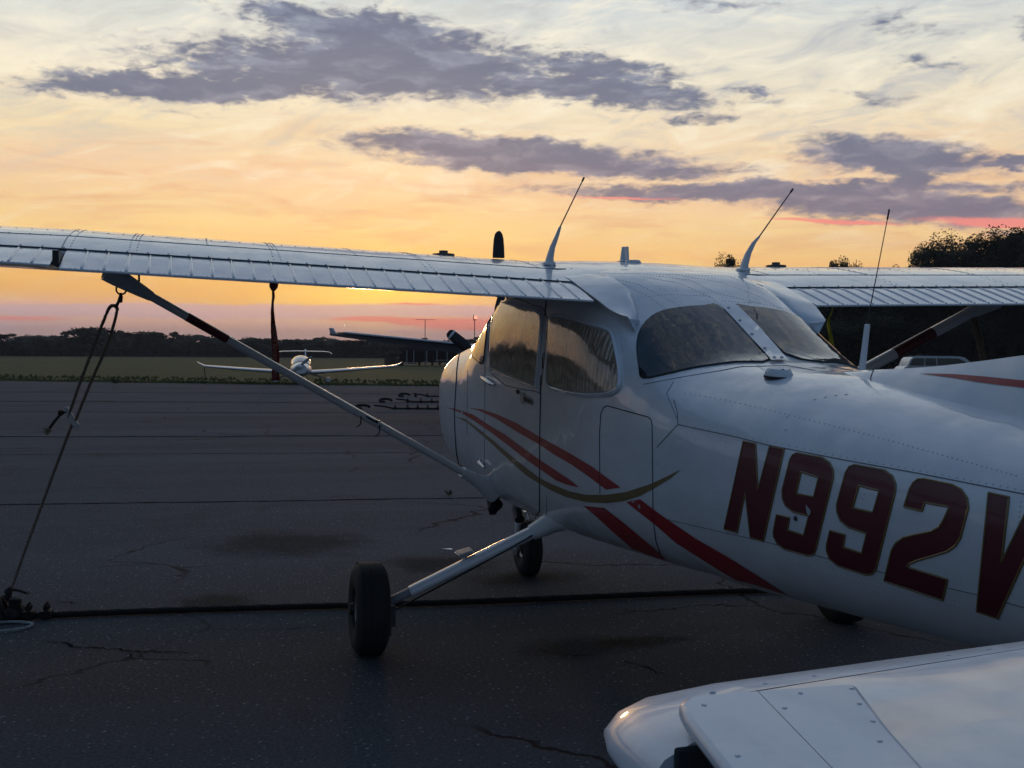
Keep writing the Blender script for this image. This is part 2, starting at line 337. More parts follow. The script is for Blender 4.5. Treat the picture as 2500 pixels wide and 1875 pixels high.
# ================================================================== ground
def ground_mat():
    m = mat('asphalt', (.05, .05, .052), .95, spec=.13); t = NT(m.node_tree); b = t.n['Principled BSDF']
    o = t.new('ShaderNodeTexCoord').outputs['Object']
    big = t.noise(t.v('MULTIPLY', o, (1.0, .16, 1)), .55, 5, .6, .4)          # paving lanes run across the view
    mid = t.noise(o, 2.2, 5, .65); fine = t.noise(o, 62, 5, .8)
    c = t.mix(t.mr(big, .35, .68), (.062, .067, .075), (.094, .101, .112))
    c = t.mix(t.mr(mid, .55, .75, 0, .55), c, (.052, .052, .052))
    c = t.mix(t.mr(fine, .50, .66, 0, .75), c, (.17, .172, .178)); c = t.mix(t.mr(fine, .46, .34, 0, .75), c, (.02, .02, .021))
    st = t.noise(t.v('ADD', o, (3, 9, 0)), .42, 4, .6, .6)                     # old oil and rust coloured stains
    c = t.mix(t.mr(st, .60, .72, 0, .5), c, (.045, .040, .034))
    for sc, th, col in ((42, .17, (.24, .25, .27)), (30, .11, (.42, .43, .47))):   # pale stone chips
        vo = t.new('ShaderNodeTexVoronoi'); vo.inputs['Scale'].default_value = sc; vo.inputs['Randomness'].default_value = 1; t.l.new(o, vo.inputs['Vector'])
        pick = t.m('GREATER_THAN', t.sep(vo.outputs['Color'])[0], .88)
        f = t.m('MULTIPLY', t.m('LESS_THAN', vo.outputs['Distance'], th*1.6), pick)
        c = t.mix(t.m('MULTIPLY', f, .8), c, col)
    vc = t.new('ShaderNodeTexVoronoi', feature='DISTANCE_TO_EDGE'); vc.inputs['Scale'].default_value = .34
    t.l.new(t.v('ADD', o, t.v('MULTIPLY', t.v('SUBTRACT', t.new('ShaderNodeTexNoise').outputs['Color'], (.5, .5, .5)), (.5, .5, 0))), vc.inputs['Vector'])
    wn_ = [n for n in t.n if n.type == 'TEX_NOISE'][-1]; wn_.inputs['Scale'].default_value = 2.5; wn_.inputs['Detail'].default_value = 6; t.l.new(o, wn_.inputs['Vector'])
    crk = t.m('MULTIPLY', t.mr(vc.outputs[0], .0022, .0042, 1, 0), t.mr(t.noise(o, .35, 3, .6), .48, .56))
    c = t.mix(t.m('MULTIPLY', crk, .85), c, (.008, .008, .009))
    t.l.new(c, b.inputs['Base Color'])
    bn = t.new('ShaderNodeBump'); bn.inputs['Strength'].default_value = .8; bn.inputs['Distance'].default_value = .006
    t.l.new(t.m('SUBTRACT', t.m('ADD', fine, t.noise(o, 45, 4, .7)), t.m('MULTIPLY', crk, 1.5)), bn.inputs['Height']); t.l.new(bn.outputs[0], b.inputs['Normal'])
    return m
ASPH = ground_mat()
def grass_mat(name, c1, c2, c3):
    m = mat(name, c1, .9, spec=.15); t = NT(m.node_tree); b = t.n['Principled BSDF']
    o = t.new('ShaderNodeTexCoord').outputs['Object']
    n1 = t.noise(t.v('MULTIPLY', o, (1, .35, 1)), .05, 6, .65); n2 = t.noise(o, 1.3, 6, .7)
    c = t.mix(t.mr(n1, .35, .65), c1, c2); c = t.mix(t.mr(n2, .45, .7), c, c3); t.l.new(c, b.inputs['Base Color'])
    bn = t.new('ShaderNodeBump'); bn.inputs['Distance'].default_value = .3; t.l.new(n2, bn.inputs['Height']); t.l.new(bn.outputs[0], b.inputs['Normal']); return m
GRASS = grass_mat('field_grass', (.112, .112, .040), (.150, .128, .050), (.078, .088, .030))
E0 = gnd(-1500, 812); E1 = gnd(0, 822); E2 = gnd(430, 829); E3 = gnd(860, 833); E4 = gnd(1500, 839)
def sheet(name, pts, z, m, **kw):
    b = MB(); b.add([(p[0], p[1], z) for p in pts], [tuple(range(len(pts)))]); return b.build(name, m, smooth=False, kind='structure', **kw)
sheet('ground', [(-780, -2650), (2780, -2650), (2780, 2250), (-780, 2250)], -.03, GRASS)
# the ramp: asphalt with a slightly ragged edge against the grass
edge = []
ctrl = [E0, E1, E2, E3, E4, E4+(E4-E3)*4]
for i in range(len(ctrl)-1):
    n = 40 if i else 20
    for k in range(n):
        p = ctrl[i].lerp(ctrl[i+1], k/n); edge.append((p.x+random.uniform(-.2, .2)+.45*sin(p.y*.9)*sin(p.y*.37+1)+.2*sin(p.y*2.3), p.y))
edge.append((ctrl[-1].x, ctrl[-1].y))
ap = MB(); ap.prism([(p[0], p[1], -.06) for p in edge]+[(edge[-1][0], -160, -.06), (-70, -160, -.06), (-70, 90, -.06), (edge[0][0], 90, -.06)], (0, 0, .06))
ap.build('asphalt_ramp', ASPH, smooth=False, kind='structure')
# sealed joints and cracks that run across the ramp
TAR = mat('joint_tar', (.012, .012, .013), .95, bump=(40, .5), var=(5, .4), spec=0)
FAINT = mat('old_filled_joint', (.048, .049, .052), .95, bump=(20, .4), var=(2, .3), spec=0)
def joint(p, q, w, wob=.012, n=90):
    b = MB(); p = Vector(p); q = Vector(q); d = (q-p).normalized(); s = Vector((-d.y, d.x, 0)); rows = []
    o = 0
    for k in range(n+1):
        c = p.lerp(q, k/n); o = o*.8+random.uniform(-wob, wob); ww = w*random.uniform(.55, 1.25)
        rows.append([(c.x+s.x*(o-ww/2), c.y+s.y*(o-ww/2), .004), (c.x+s.x*(o+ww/2), c.y+s.y*(o+ww/2), .004)])
    return b.grid(rows).build('ground_joint', TAR if w < .1 else FAINT, smooth=False, kind='structure')
for (a, b_, w) in (((-200, 1094), (1500, 1069), .035), ((-300, 944), (1500, 940), .13), ((-300, 889), (1500, 894), .12), ((-300, 866), (1500, 873), .22), ((-300, 846), (1400, 853), .22), ((-300, 984), (1400, 975), .03)):
    joint(gnd(*a), gnd(*b_), w, wob=w*.35)
def crack(px, w=.008):
    pts = [gnd(*p) for p in px]; f = []
    for i in range(len(pts)-1):
        for k in range(7):
            q = pts[i].lerp(pts[i+1], k/7); f.append(Vector((q.x+random.uniform(-.014, .014), q.y+random.uniform(-.014, .014), 0)))
    f.append(pts[-1]); rows = []
    for i, c in enumerate(f):
        d = (f[min(i+1, len(f)-1)]-f[max(i-1, 0)]).normalized(); s = Vector((-d.y, d.x, 0))*w*random.uniform(.3, 1)*min(1, (i+1)/5, (len(f)-i)/5)
        rows.append([(c.x-s.x, c.y-s.y, .004), (c.x+s.x, c.y+s.y, .004)])
    MB().grid(rows).build('ground_crack', TAR, smooth=False, kind='structure')
crack([(95, 1386), (150, 1390), (152, 1398), (250, 1402), (285, 1408), (360, 1410), (440, 1412)]); crack([(285, 1408), (276, 1424)], .006)
crack([(1340, 1425), (1400, 1445), (1440, 1462)]); crack([(190, 1230), (260, 1222), (330, 1219)], .006); crack([(120, 1300), (150, 1302), (175, 1306)], .006)
crack([(1150, 1404), (1230, 1418), (1300, 1416)], .006)
def stain(px, py, rx, ry, col, name='ground_stain'):
    m = bpy.data.materials.new(name); m.use_nodes = True; t = NT(m.node_tree); b = t.n['Principled BSDF']; b.inputs['Base Color'].default_value = (*col, 1); b.inputs['Roughness'].default_value = .95; b.inputs['Specular IOR Level'].default_value = .05
    c = gnd(px, py); o = t.new('ShaderNodeTexCoord').outputs['Object']
    q = t.v('MULTIPLY', t.v('SUBTRACT', o, (c.x, c.y, 0)), (1/rx, 1/ry, 0))
    r = t.m('ADD', t.v('LENGTH', q), t.m('MULTIPLY', t.m('SUBTRACT', t.noise(o, 4, 6, .7), .5), 1.3))
    t.l.new(t.m('MULTIPLY', t.mr(r, 1, .3, smooth=True), .38), b.inputs['Alpha'])
    z = stain.z; stain.z += .0005
    MB().add([(c.x-rx*1.5, c.y-ry*1.5, z), (c.x+rx*1.5, c.y-ry*1.5, z), (c.x+rx*1.5, c.y+ry*1.5, z), (c.x-rx*1.5, c.y+ry*1.5, z)], [(0, 1, 2, 3)]).build(name, m, smooth=False, kind='structure')
stain.z = .0045
stain(1385, 1386, .14, .32, (.008, .008, .008)); stain(470, 1302, .3, .3, (.045, .036, .02)); stain(950, 1218, .35, .5, (.014, .013, .012))
stain(620, 1175, .7, .8, (.026, .021, .016)); stain(1140, 1250, .3, .5, (.03, .026, .02)); stain(1250, 1400, .25, .4, (.04, .038, .030))
# grass blades fringe and meadow tufts
def meadow():
    b = MB(); d = (E3-E1); L = d.length; d.normalize(); nrm = Vector((-d.y, d.x, 0)); nrm = nrm if nrm.x > 0 else -nrm
    for k in range(14000):
        far_ = random.random()**2.6
        p = E1 - d*14 + d*random.random()*(L+42) + nrm*(random.uniform(-.25, .4) if k % 3 else far_*9)
        h = random.uniform(.03, .10)*(1+.5*far_); w = .02+.10*far_; a = random.uniform(0, pi); q = Vector((cos(a), sin(a), 0))*w
        b.add([(p.x-q.x, p.y-q.y, -.03), (p.x+q.x, p.y+q.y, -.03), (p.x+random.uniform(-.05, .05), p.y+random.uniform(-.05, .05), h)], [(0, 1, 2)])
    o = b.build('grass', mat('grass_blades', (.14, .135, .045), .9, var=(.3, .45), spec=.1), smooth=False)
    tag(o, 'rough olive grass growing past the edge of the ramp', 'grass'); o['kind'] = 'stuff'
meadow()
DIRT = grass_mat('pale_track', (.20, .15, .11), (.16, .13, .08), (.12, .10, .05))
def strip(name, px, m, z):
    MB().add([(gnd(*p).x, gnd(*p).y, z) for p in px], [tuple(range(len(px)))]).build(name, m, smooth=False, kind='structure')
strip('dirt_track', [(795, 782), (850, 778.5), (938, 775.2), (932, 774.6), (870, 775.2), (838, 777.4)], DIRT, -.02)
strip('dirt_track', [(480, 779.5), (545, 777.5), (622, 777), (622, 778), (560, 779)], DIRT, -.02)
# ================================================================== trees
LEAFM = []
for nm, c in (('leaf_dark', (.052, .058, .030)), ('leaf_mid', (.066, .070, .036)), ('leaf_olive', (.072, .066, .036))):
    m = mat(nm, c, .75, var=(1.2, .4), spec=.2); LEAFM.append(m)
BARK = mat('bark', (.045, .035, .028), .9, bump=(12, .6))
def tree_mesh(h, wdt, leaf, n, seed, m, spread=1.):
    R = random.Random(seed); root = None; crown = MB(); trunk = MB()
    base_h = h*R.uniform(.22, .32); fork = Vector((R.uniform(-.2, .2), R.uniform(-.2, .2), base_h))
    trunk.tube([(0, 0, -.3), fork*.5, fork, Vector((0, 0, h*.6)), Vector((R.uniform(-.4, .4), R.uniform(-.4, .4), h*.9))], [h*.028, h*.022, h*.018, h*.010, .02], 7)
    clumps = []
    nc = R.randint(20, 30)
    for i in range(nc):
        t = R.random(); a = R.uniform(0, 2*pi); zz = base_h+(h-base_h)*(.1+.84*t)
        rad = wdt/2*sqrt(max(.05, 1-(abs(t-.42)/.62)**2.2))*R.uniform(.35, .95)
        c = Vector((cos(a)*rad, sin(a)*rad, zz)); r = h*R.uniform(.07, .15)*spread
        clumps.append((c, r)); trunk.tube([fork.lerp(Vector((0, 0, h*.6)), R.random()), c*.5+Vector((0, 0, zz*.45)), c], [h*.008, h*.005, .01], 5)
    for k in range(n):
        c, r = clumps[R.randrange(nc)]
        d = Vector((R.gauss(0, 1), R.gauss(0, 1), R.gauss(0, .62))); d = d/max(.3, d.length)*r*R.random()**.45*1.1
        p = c+d; s = leaf*R.uniform(.6, 1.3)
        u = Vector((R.gauss(0, 1), R.gauss(0, 1), R.gauss(0, .6))).normalized(); w = u.orthogonal().normalized()
        crown.add([p-u*s, p-w*s*.5, p+u*s, p+w*s*.5], [(0, 1, 2, 3)])
    def md(b, nm, mm):
        me = bpy.data.meshes.new(nm); me.from_pydata(b.v, [], b.f); me.materials.append(mm); return me
    return md(crown, 'crown', m), md(trunk, 'trunk', BARK)
def plant_tree(meshes, x, y, s, rz, label, group, sx=1, z=-.03):
    t = bpy.data.objects.new('tree', None); COL.objects.link(t); t.location = (x, y, z); t.rotation_euler.z = rz; t.scale = (s*sx, s*sx, s)
    t['label'] = label; t['category'] = 'tree'
    if group: t['group'] = group
    for nm, me in zip(('crown', 'trunk'), meshes):
        o = bpy.data.objects.new(nm, me); COL.objects.link(o); o.parent = t
    return t
FAR = [tree_mesh(8, 7.5+i, .34, 2600, 20+i, LEAFM[i % 3]) for i in range(4)]
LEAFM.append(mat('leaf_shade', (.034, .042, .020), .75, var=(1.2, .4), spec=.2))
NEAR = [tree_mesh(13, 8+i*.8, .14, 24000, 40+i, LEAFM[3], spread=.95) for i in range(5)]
# far line beyond the airfield, left to middle; skyline heights read from the photo (px x, px y of the top)
sk = [(-60, 728), (-20, 726), (8, 729), (38, 727), (70, 731), (100, 730), (128, 732), (150, 729), (178, 716), (208, 714), (232, 720), (262, 724), (290, 724), (322, 722), (352, 724), (384, 723), (412, 728), (445, 731), (475, 733), (500, 733), (530, 733), (560, 736), (585, 735), (612, 737), (640, 737), (665, 737), (692, 734), (712, 732), (735, 740), (765, 738), (790, 739), (815, 736), (842, 743), (868, 741), (895, 748), (925, 744), (955, 740), (985, 743), (1015, 737), (1045, 730)]
for i, (px, py) in enumerate(sk):
    D = 262+random.uniform(-9, 9); P = CAM+(ray(px, 770).normalized()*D); hz = 762+(px-1106)*.0072
    top = 1.433+(hz-py)*K/FPX*D; s = (top+.3)/8
    plant_tree(FAR[i % 4], P.x, P.y, s, random.uniform(0, 6.3), 'dark leafy tree in the far tree line beyond the grass field', 'trees in the far tree line', sx=random.uniform(1.15, 1.4)/s*1.0)
for i in range(46):                              # the same tree line goes on to the left of the picture
    px = -110-i*i*1.25-i*30; D = 250-i*2.6; d_ = ray(px, 770); d_.z = 0; P = CAM+d_.normalized()*D
    plant_tree(FAR[i % 4], P.x, P.y, 1.15+.2*random.random(), random.uniform(0, 6.3), 'dark leafy tree in the far tree line beyond the grass field', 'trees in the far tree line', sx=1.5)
def wood_mass(name, pxs, D, ytop, leaf, n, m, label, depth=14):
    b = MB()
    for k in range(n):
        px = random.uniform(*pxs); D_ = D+random.uniform(0, depth); P = CAM+ray(px, 770).normalized()*D_
        hz = 762+(px-1106)*.0072; zt_ = 1.433+(hz-ytop(px))*K/FPX*D_
        P.z = random.uniform(-.2, zt_); s = leaf*random.uniform(.6, 1.3)
        u = Vector((random.gauss(0, 1), random.gauss(0, 1), random.gauss(0, .6))).normalized(); w = u.orthogonal().normalized()
        b.add([P-u*s, P-w*s*.6, P+u*s, P+w*s*.6], [(0, 1, 2, 3)])
    o = b.build(name, m, smooth=False); tag(o, label, 'woodland'); o['kind'] = 'stuff'; return o
wood_mass('woodland', (-1400, 1080), 266, lambda x: 742+4*sin(x*.05)+2*sin(x*.13), .75, 40000, LEAFM[0], 'unbroken dark mass of the far wood behind the grass field')
# distant low hill, pale with distance
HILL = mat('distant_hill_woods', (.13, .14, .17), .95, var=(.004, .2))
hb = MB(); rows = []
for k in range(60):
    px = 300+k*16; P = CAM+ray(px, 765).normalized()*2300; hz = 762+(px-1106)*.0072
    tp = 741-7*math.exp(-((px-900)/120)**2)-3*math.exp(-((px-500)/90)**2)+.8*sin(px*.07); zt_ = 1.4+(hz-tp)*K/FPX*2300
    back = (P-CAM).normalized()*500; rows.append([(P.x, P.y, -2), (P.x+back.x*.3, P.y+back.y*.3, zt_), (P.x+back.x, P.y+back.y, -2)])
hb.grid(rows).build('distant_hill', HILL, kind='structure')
# near trees on the right, behind and under the right wing
def near_tree(px, py, D, i, label, group=None, sx=1):
    P = CAM+ray(px, 770).normalized()*D; hz = 762+(px-1106)*.0072; top = 1.433+(hz-py)*K/FPX*D; s = top/13*.93
    plant_tree(NEAR[i % 5], P.x, P.y, s, random.uniform(0, 6.3), label, group, sx=sx/s)
near_tree(1565, 541, 118, 0, 'small treetop showing just over the cabin roof, nearest the middle of the picture', sx=.5)
near_tree(1822, 545, 118, 1, 'lone rounded treetop between the rear roof antenna and the tall whip antenna', sx=.45)
near_tree(2010, 538, 112, 2, 'shorter treetop at the left end of the tall clump on the right', sx=.7)
near_tree(2062, 513, 112, 3, 'tall open crowned tree, first of the tall clump above the right wing', sx=.85)
near_tree(2120, 506, 110, 4, 'tallest tree in the clump above the right wing')
near_tree(2172, 502, 112, 0, 'tall tree just inside the right edge of the picture', sx=1.1)
near_tree(2228, 512, 110, 2, 'tree cut by the right edge of the picture')
near_tree(1935, 566, 116, 1, 'treetop barely clearing the right wing beside the whip antenna', sx=.4)
for i, px in enumerate(range(1500, 2420, 36)):
    near_tree(px+random.uniform(-8, 8), 588+random.uniform(0, 14), 106+random.uniform(-4, 4), i, 'dark tree in the row standing behind the right wing and parked vehicle', 'row of trees behind the right wing', sx=1.25)
near_tree(1012, 733, 190, 3, 'dark tree beyond the nose of the white airplane', sx=1.2)
near_tree(1040, 738, 190, 1, 'dark tree half hidden by the windscreen post of the white airplane', sx=1.2)
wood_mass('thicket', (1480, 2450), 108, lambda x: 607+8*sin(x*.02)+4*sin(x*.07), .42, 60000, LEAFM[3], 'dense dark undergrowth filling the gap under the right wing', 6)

# ================================================================== evening haze over the field
HM = bpy.data.materials.new('haze'); HM.use_nodes = True; ht = NT(HM.node_tree); ht.n.clear(); ho = ht.new('ShaderNodeOutputMaterial'); hv = ht.new('ShaderNodeVolumePrincipled')
hv.inputs['Color'].default_value = (.92, .86, .84, 1); hv.inputs['Density'].default_value = .0004; hv.inputs['Anisotropy'].default_value = 0; ht.l.new(hv.outputs[0], ho.inputs['Volume'])
b = MB(); b.box((1000, -200, 24), (3600, 5000, 52)); hz_ = b.build('haze', HM, smooth=False); tag(hz_, 'thin evening haze lying over the whole airfield', 'haze'); hz_['kind'] = 'stuff'
# ================================================================== the white high-wing airplane
PL = thing('airplane', 'large white high wing airplane with red and gold stripes and N992V on its side', 'airplane', (0, 0, 0))
#        x     ztop   zbot   halfw  zc    ntop nbot
FS = [(-5.00, 1.060, 1.00, .030, 1.03, 2.0, 2.0),
      (-4.40, 1.130, .900, .105, 1.02, 2.0, 2.0),
      (-3.60, 1.205, .780, .225, 1.02, 2.1, 2.1),
      (-2.90, 1.268, .678, .325, 1.02, 2.25, 2.2),
      (-2.60, 1.300, .655, .362, 1.02, 2.35, 2.3),
      (-2.00, 1.368, .618, .430, 1.03, 2.6, 2.5),
      (-1.62, 1.400, .600, .465, 1.04, 2.9, 2.7),
      (-1.49, 1.418, .603, .478, 1.04, 3.1, 2.8),
      (-1.35, 1.475, .595, .488, 1.04, 3.1, 2.9),
      (-1.20, 1.550, .588, .496, 1.05, 3.2, 3.0),
      (-1.00, 1.648, .580, .508, 1.05, 3.5, 3.1),
      (-.80, 1.738, .575, .518, 1.05, 4.0, 3.3),
      (-.60, 1.795, .570, .524, 1.05, 4.4, 3.5),
      (-.35, 1.822, .565, .530, 1.05, 4.8, 3.8),
      (.20, 1.862, .562, .533, 1.05, 5.0, 4.0),
      (.60, 1.840, .560, .535, 1.05, 4.6, 4.0),
      (.80, 1.790, .558, .537, 1.07, 4.0, 3.8),
      (1.10, 1.660, .556, .540, 1.10, 3.4, 3.4),
      (1.32, 1.555, .556, .542, 1.12, 3.0, 3.2),
      (1.50, 1.525, .560, .543, 1.14, 2.9, 3.0),
      (1.90, 1.500, .590, .535, 1.16, 2.7, 2.8),
      (2.15, 1.440, .640, .480, 1.12, 2.6, 2.6),
      (2.32, 1.330, .730, .370, 1.07, 2.5, 2.4),
      (2.40, 1.230, .850, .240, 1.05, 2.2, 2.2)]
def section(x, n=64):
    zt, zb, hw, zc, nt, nb = lerp_tab(FS, x); r = []
    for j in range(n):
        a = 2*pi*j/n; c, s_ = cos(a), sin(a); e = nt if s_ >= 0 else nb
        k = (abs(c)**e+abs(s_)**e)**(-1/e)
        y = hw*c*k; z = zc+((zt-zc) if s_ >= 0 else (zc-zb))*s_*k
        r.append((x, y, z))
    return r
xs = []; x = -5.0
while x < 2.4: xs.append(x); x += .05
xs.append(2.40)
fb = MB(); fb.grid([section(q, 96) for q in xs], True, True)
FUS = fb.build('fuselage', WHITE, PL, ang=60)
BV = BVHTree.FromPolygons([Vector(p) for p in fb.v], fb.f)
def on(px, py, off=.002, bv=None):
    """point of the fuselage skin seen at a photo position, lifted by off along the skin normal"""
    p, n, i, d = (bv or BV).ray_cast(CAM, ray(px, py).normalized())
    if p is None: return None
    if n.dot(p-CAM) > 0: n = -n
    return p+n*off
LASTP = [Vector((0, .5, 1))]
def skin(px, py, off=.002, bv=None):
    p = on(px, py, off, bv)
    if p is None:                                   # just past the outline: the skin nearest to the sight line
        d = ray(px, py).normalized(); best = None
        for k in range(60):
            q = (bv or BV).find_nearest(CAM+d*(1.5+k*.11))
            if q[0] is not None and (best is None or q[3] < best[3]): best = q
        p = best[0]+best[1]*off*(1 if best[1].dot(d) < .3 else -1)
    return p
SIDE = [1]
mir = lambda pts: [Vector((p[0], -p[1], p[2])) for p in pts]
Z5 = lambda X, Y: (884.8+X*.36, 796.3+Y*.36)
Z6 = lambda X, Y: (1504.2+X*.32, 884.8+Y*.32)
Z3 = lambda X, Y: (973.3+X*.32, 353.9+Y*.32)
def rnd(poly, n=4):
    """smooth a closed outline"""
    P = [Vector((p[0], p[1], 0)) for p in poly]; N = len(P); r = []
    for i in range(N):
        p0, p1, p2, p3 = P[i-1], P[i], P[(i+1) % N], P[(i+2) % N]
        for k in range(n):
            t = k/n; q = .5*((2*p1)+(p2-p0)*t+(2*p0-5*p1+4*p2-p3)*t*t+(3*p1-p0-3*p2+p3)*t**3); r.append((q.x, q.y))
    return r
def decal(name, poly, m, off=.002, cell=9, holes=(), parent=None, mirror=True, bv=None, **kw):
    bm = bmesh.new(); loops = [poly]+list(holes); es = []
    for lp in loops:
        vs = [bm.verts.new((p[0], p[1], 0)) for p in lp]
        es += [bm.edges.new((vs[i], vs[(i+1) % len(vs)])) for i in range(len(vs))]
    bmesh.ops.triangle_fill(bm, use_beauty=True, use_dissolve=False, edges=es)
    xs_ = [p[0] for p in poly]; ys_ = [p[1] for p in poly]
    for lo, hi, nn in ((min(xs_), max(xs_), (1, 0, 0)), (min(ys_), max(ys_), (0, 1, 0))):
        q = lo+cell
        while q < hi:
            g = bm.verts[:]+bm.edges[:]+bm.faces[:]
            bmesh.ops.bisect_plane(bm, geom=g, plane_co=Vector(nn)*q, plane_no=nn); q += cell
    bmesh.ops.triangulate(bm, faces=bm.faces)
    for v in bm.verts: v.co = skin(v.co.x, v.co.y, off, bv)
    bm.verts.index_update()
    b = MB(); V = [v.co.copy() for v in bm.verts]; F = [tuple(v.index for v in f.verts) for f in bm.faces]
    if SIDE[0] > 0: b.add(V, F)
    else: b.add(mir(V), [f[::-1] for f in F])
    bm.free()
    o = b.build(name, m, parent or PL, ang=80, **kw)
    return o
def line(name, pts, m=SEAM, r=.0022, off=.0005, mirror=True, parent=None, closed=False, step=5, into=None):
    P = []
    pts = list(pts)+([pts[0]] if closed else [])
    for i in range(len(pts)-1):
        a, b_ = pts[i], pts[i+1]; n = max(1, int(math.hypot(b_[0]-a[0], b_[1]-a[1])/step))
        for k in range(n): P.append(skin(a[0]+(b_[0]-a[0])*k/n, a[1]+(b_[1]-a[1])*k/n, off))
    P.append(skin(*pts[-1], off)); P = [p for p in P if p is not None]; b = into if into is not None else MB(); b.tube(P if SIDE[0] > 0 else mir(P), r, 6)
    if mirror and into is sm: b.tube(mir(P), r, 6)
    return b if into is not None else b.build(name, m, parent or PL)
def dome(b, p, n, r=.0042, h=.0019):
    n = Vector(n).normalized(); u = n.orthogonal().normalized(); w = n.cross(u); p = Vector(p); vs = []
    for (rr, hh) in ((1, -.3), (.72, .65)):
        for j in range(6): a = pi*j/3; vs.append(p+(u*cos(a)+w*sin(a))*r*rr+n*h*hh)
    vs.append(p+n*h)
    b.add(vs, [(j, (j+1) % 6, (j+1) % 6+6, j+6) for j in range(6)]+[(j+6, (j+1) % 6+6, 12) for j in range(6)])
FRV = MB()
def rivets(pts, sp=9, mirror=True, r=.0042):
    acc = 0
    for i in range(len(pts)-1):
        a, b_ = pts[i], pts[i+1]; L = math.hypot(b_[0]-a[0], b_[1]-a[1]); t = acc
        while t < L:
            p = BV.ray_cast(CAM, ray(a[0]+(b_[0]-a[0])*t/L, a[1]+(b_[1]-a[1])*t/L).normalized())
            if p[0] is not None:
                n = p[1] if p[1].dot(p[0]-CAM) < 0 else -p[1]; dome(FRV, p[0], n, r)
                if mirror: dome(FRV, (p[0].x, -p[0].y, p[0].z), (n.x, -n.y, n.z), r)
            t += sp
        acc = t-L
# ---- stripes
SA = [Z5(*p) for p in ((355, 235), (430, 243), (520, 272), (640, 325), (780, 408), (900, 472), (1000, 530), (1100, 590), (1180, 650), (1268, 713), (1180, 725), (1080, 650), (980, 580), (860, 510), (780, 455), (640, 375), (520, 300), (420, 252))]
SB = [Z5(*p) for p in ((215, 230), (290, 245), (380, 275), (480, 340), (580, 400), (700, 490), (780, 545), (870, 605), (960, 665), (1020, 713), (940, 695), (880, 670), (780, 600), (700, 545), (600, 465), (500, 390), (400, 320), (320, 270), (260, 245))]
SG = [Z5(*p) for p in ((260, 285), (330, 300), (400, 350), (500, 430), (600, 515), (700, 595), (780, 655), (860, 695), (960, 735), (1060, 757), (1180, 757), (1300, 740), (1440, 695), (1540, 650), (1628, 605), (1570, 655), (1480, 710), (1380, 765), (1280, 795), (1180, 807), (1060, 800), (940, 770), (860, 735), (780, 690), (700, 640), (600, 550), (500, 455), (420, 385), (350, 325), (300, 298))]
SCr = [Z5(*p) for p in ((1045, 823), (1170, 835), (1280, 920), (1400, 1020), (1500, 1105), (1545, 1152), (1430, 1115), (1335, 1078), (1200, 960), (1120, 885))]
SD = [Z5(1302, 800), Z5(1385, 783), Z5(1500, 870), Z5(1720, 1020), Z6(200, 985), Z6(400, 1110), Z6(615, 1252), Z6(430, 1190), Z6(270, 1150), Z6(150, 1080), Z6(0, 985), Z5(1600, 1045), Z5(1480, 940), Z5(1380, 862)]
sm = MB()
for SIDE[0] in (1, -1):
  for nm, pl, m, lab in (('stripe', SA, RED, 'upper red stripe across the cabin door'), ('stripe', SB, RED, 'second red stripe that starts on the cowling'), ('stripe', SG, GOLD, 'curved gold stripe'), ('stripe', SCr, RED, 'short broad red stripe below the gold curve'), ('stripe', SD, RED, 'long red stripe running down to the belly')):
      decal(nm, pl, m, label=lab)
SIDE[0] = 1
# ---- registration
G = {'N': ([(320, 213), (402, 232), (418, 545), (497, 250), (596, 268), (455, 888), (368, 862), (332, 560), (278, 830), (190, 806)], []),
     '9a': ([(680, 293), (850, 325), (900, 358), (925, 410), (926, 460), (805, 955), (785, 980), (755, 985), (600, 943), (548, 905), (524, 855), (523, 820), (545, 708), (632, 730), (617, 812), (728, 848), (762, 718), (742, 712), (655, 690), (605, 650), (584, 600), (583, 545), (632, 345), (652, 307)], [(710, 420), (828, 458), (795, 590), (677, 568)]),
     '9b': ([(1070, 373), (1270, 410), (1325, 450), (1347, 505), (1346, 550), (1215, 1075), (1190, 1108), (1150, 1115), (960, 1055), (905, 1010), (883, 955), (882, 915), (905, 815), (1007, 845), (992, 930), (1120, 970), (1153, 835), (1030, 795), (975, 750), (952, 690), (951, 640), (1010, 425), (1035, 385)], [(1100, 513), (1238, 548), (1195, 695), (1058, 665)]),
     '2': ([(1405, 655), (1440, 540), (1465, 495), (1500, 470), (1540, 468), (1730, 508), (1790, 540), (1830, 600), (1838, 665), (1785, 865), (1755, 915), (1700, 955), (1650, 972), (1500, 1015), (1440, 1040), (1425, 1062), (1697, 1145), (1665, 1285), (1270, 1155), (1320, 950), (1350, 900), (1400, 865), (1460, 848), (1590, 822), (1640, 795), (1668, 750), (1710, 660), (1690, 652), (1545, 628), (1525, 685)], []),
     'V': ([(1975, 562), (2113, 592), (2062, 1030), (2300, 545), (2420, 570), (2035, 1408), (1895, 1362)], [])}
for k, (o_, h_) in G.items():
    c = [Z6(*p) for p in o_]; hh = [[Z6(*p) for p in h_]] if h_ else []
    d = decal('registration_letter', c, DRED, off=.0022, holes=hh, mirror=False, cell=10, label='dark red letter or figure reading '+k[0])
    b = MB()
    for lp in [c]+hh: line('x', lp, closed=True, r=.0032, off=.0008, mirror=False, into=b)
    b.build('gold_outline', GOLD, d)
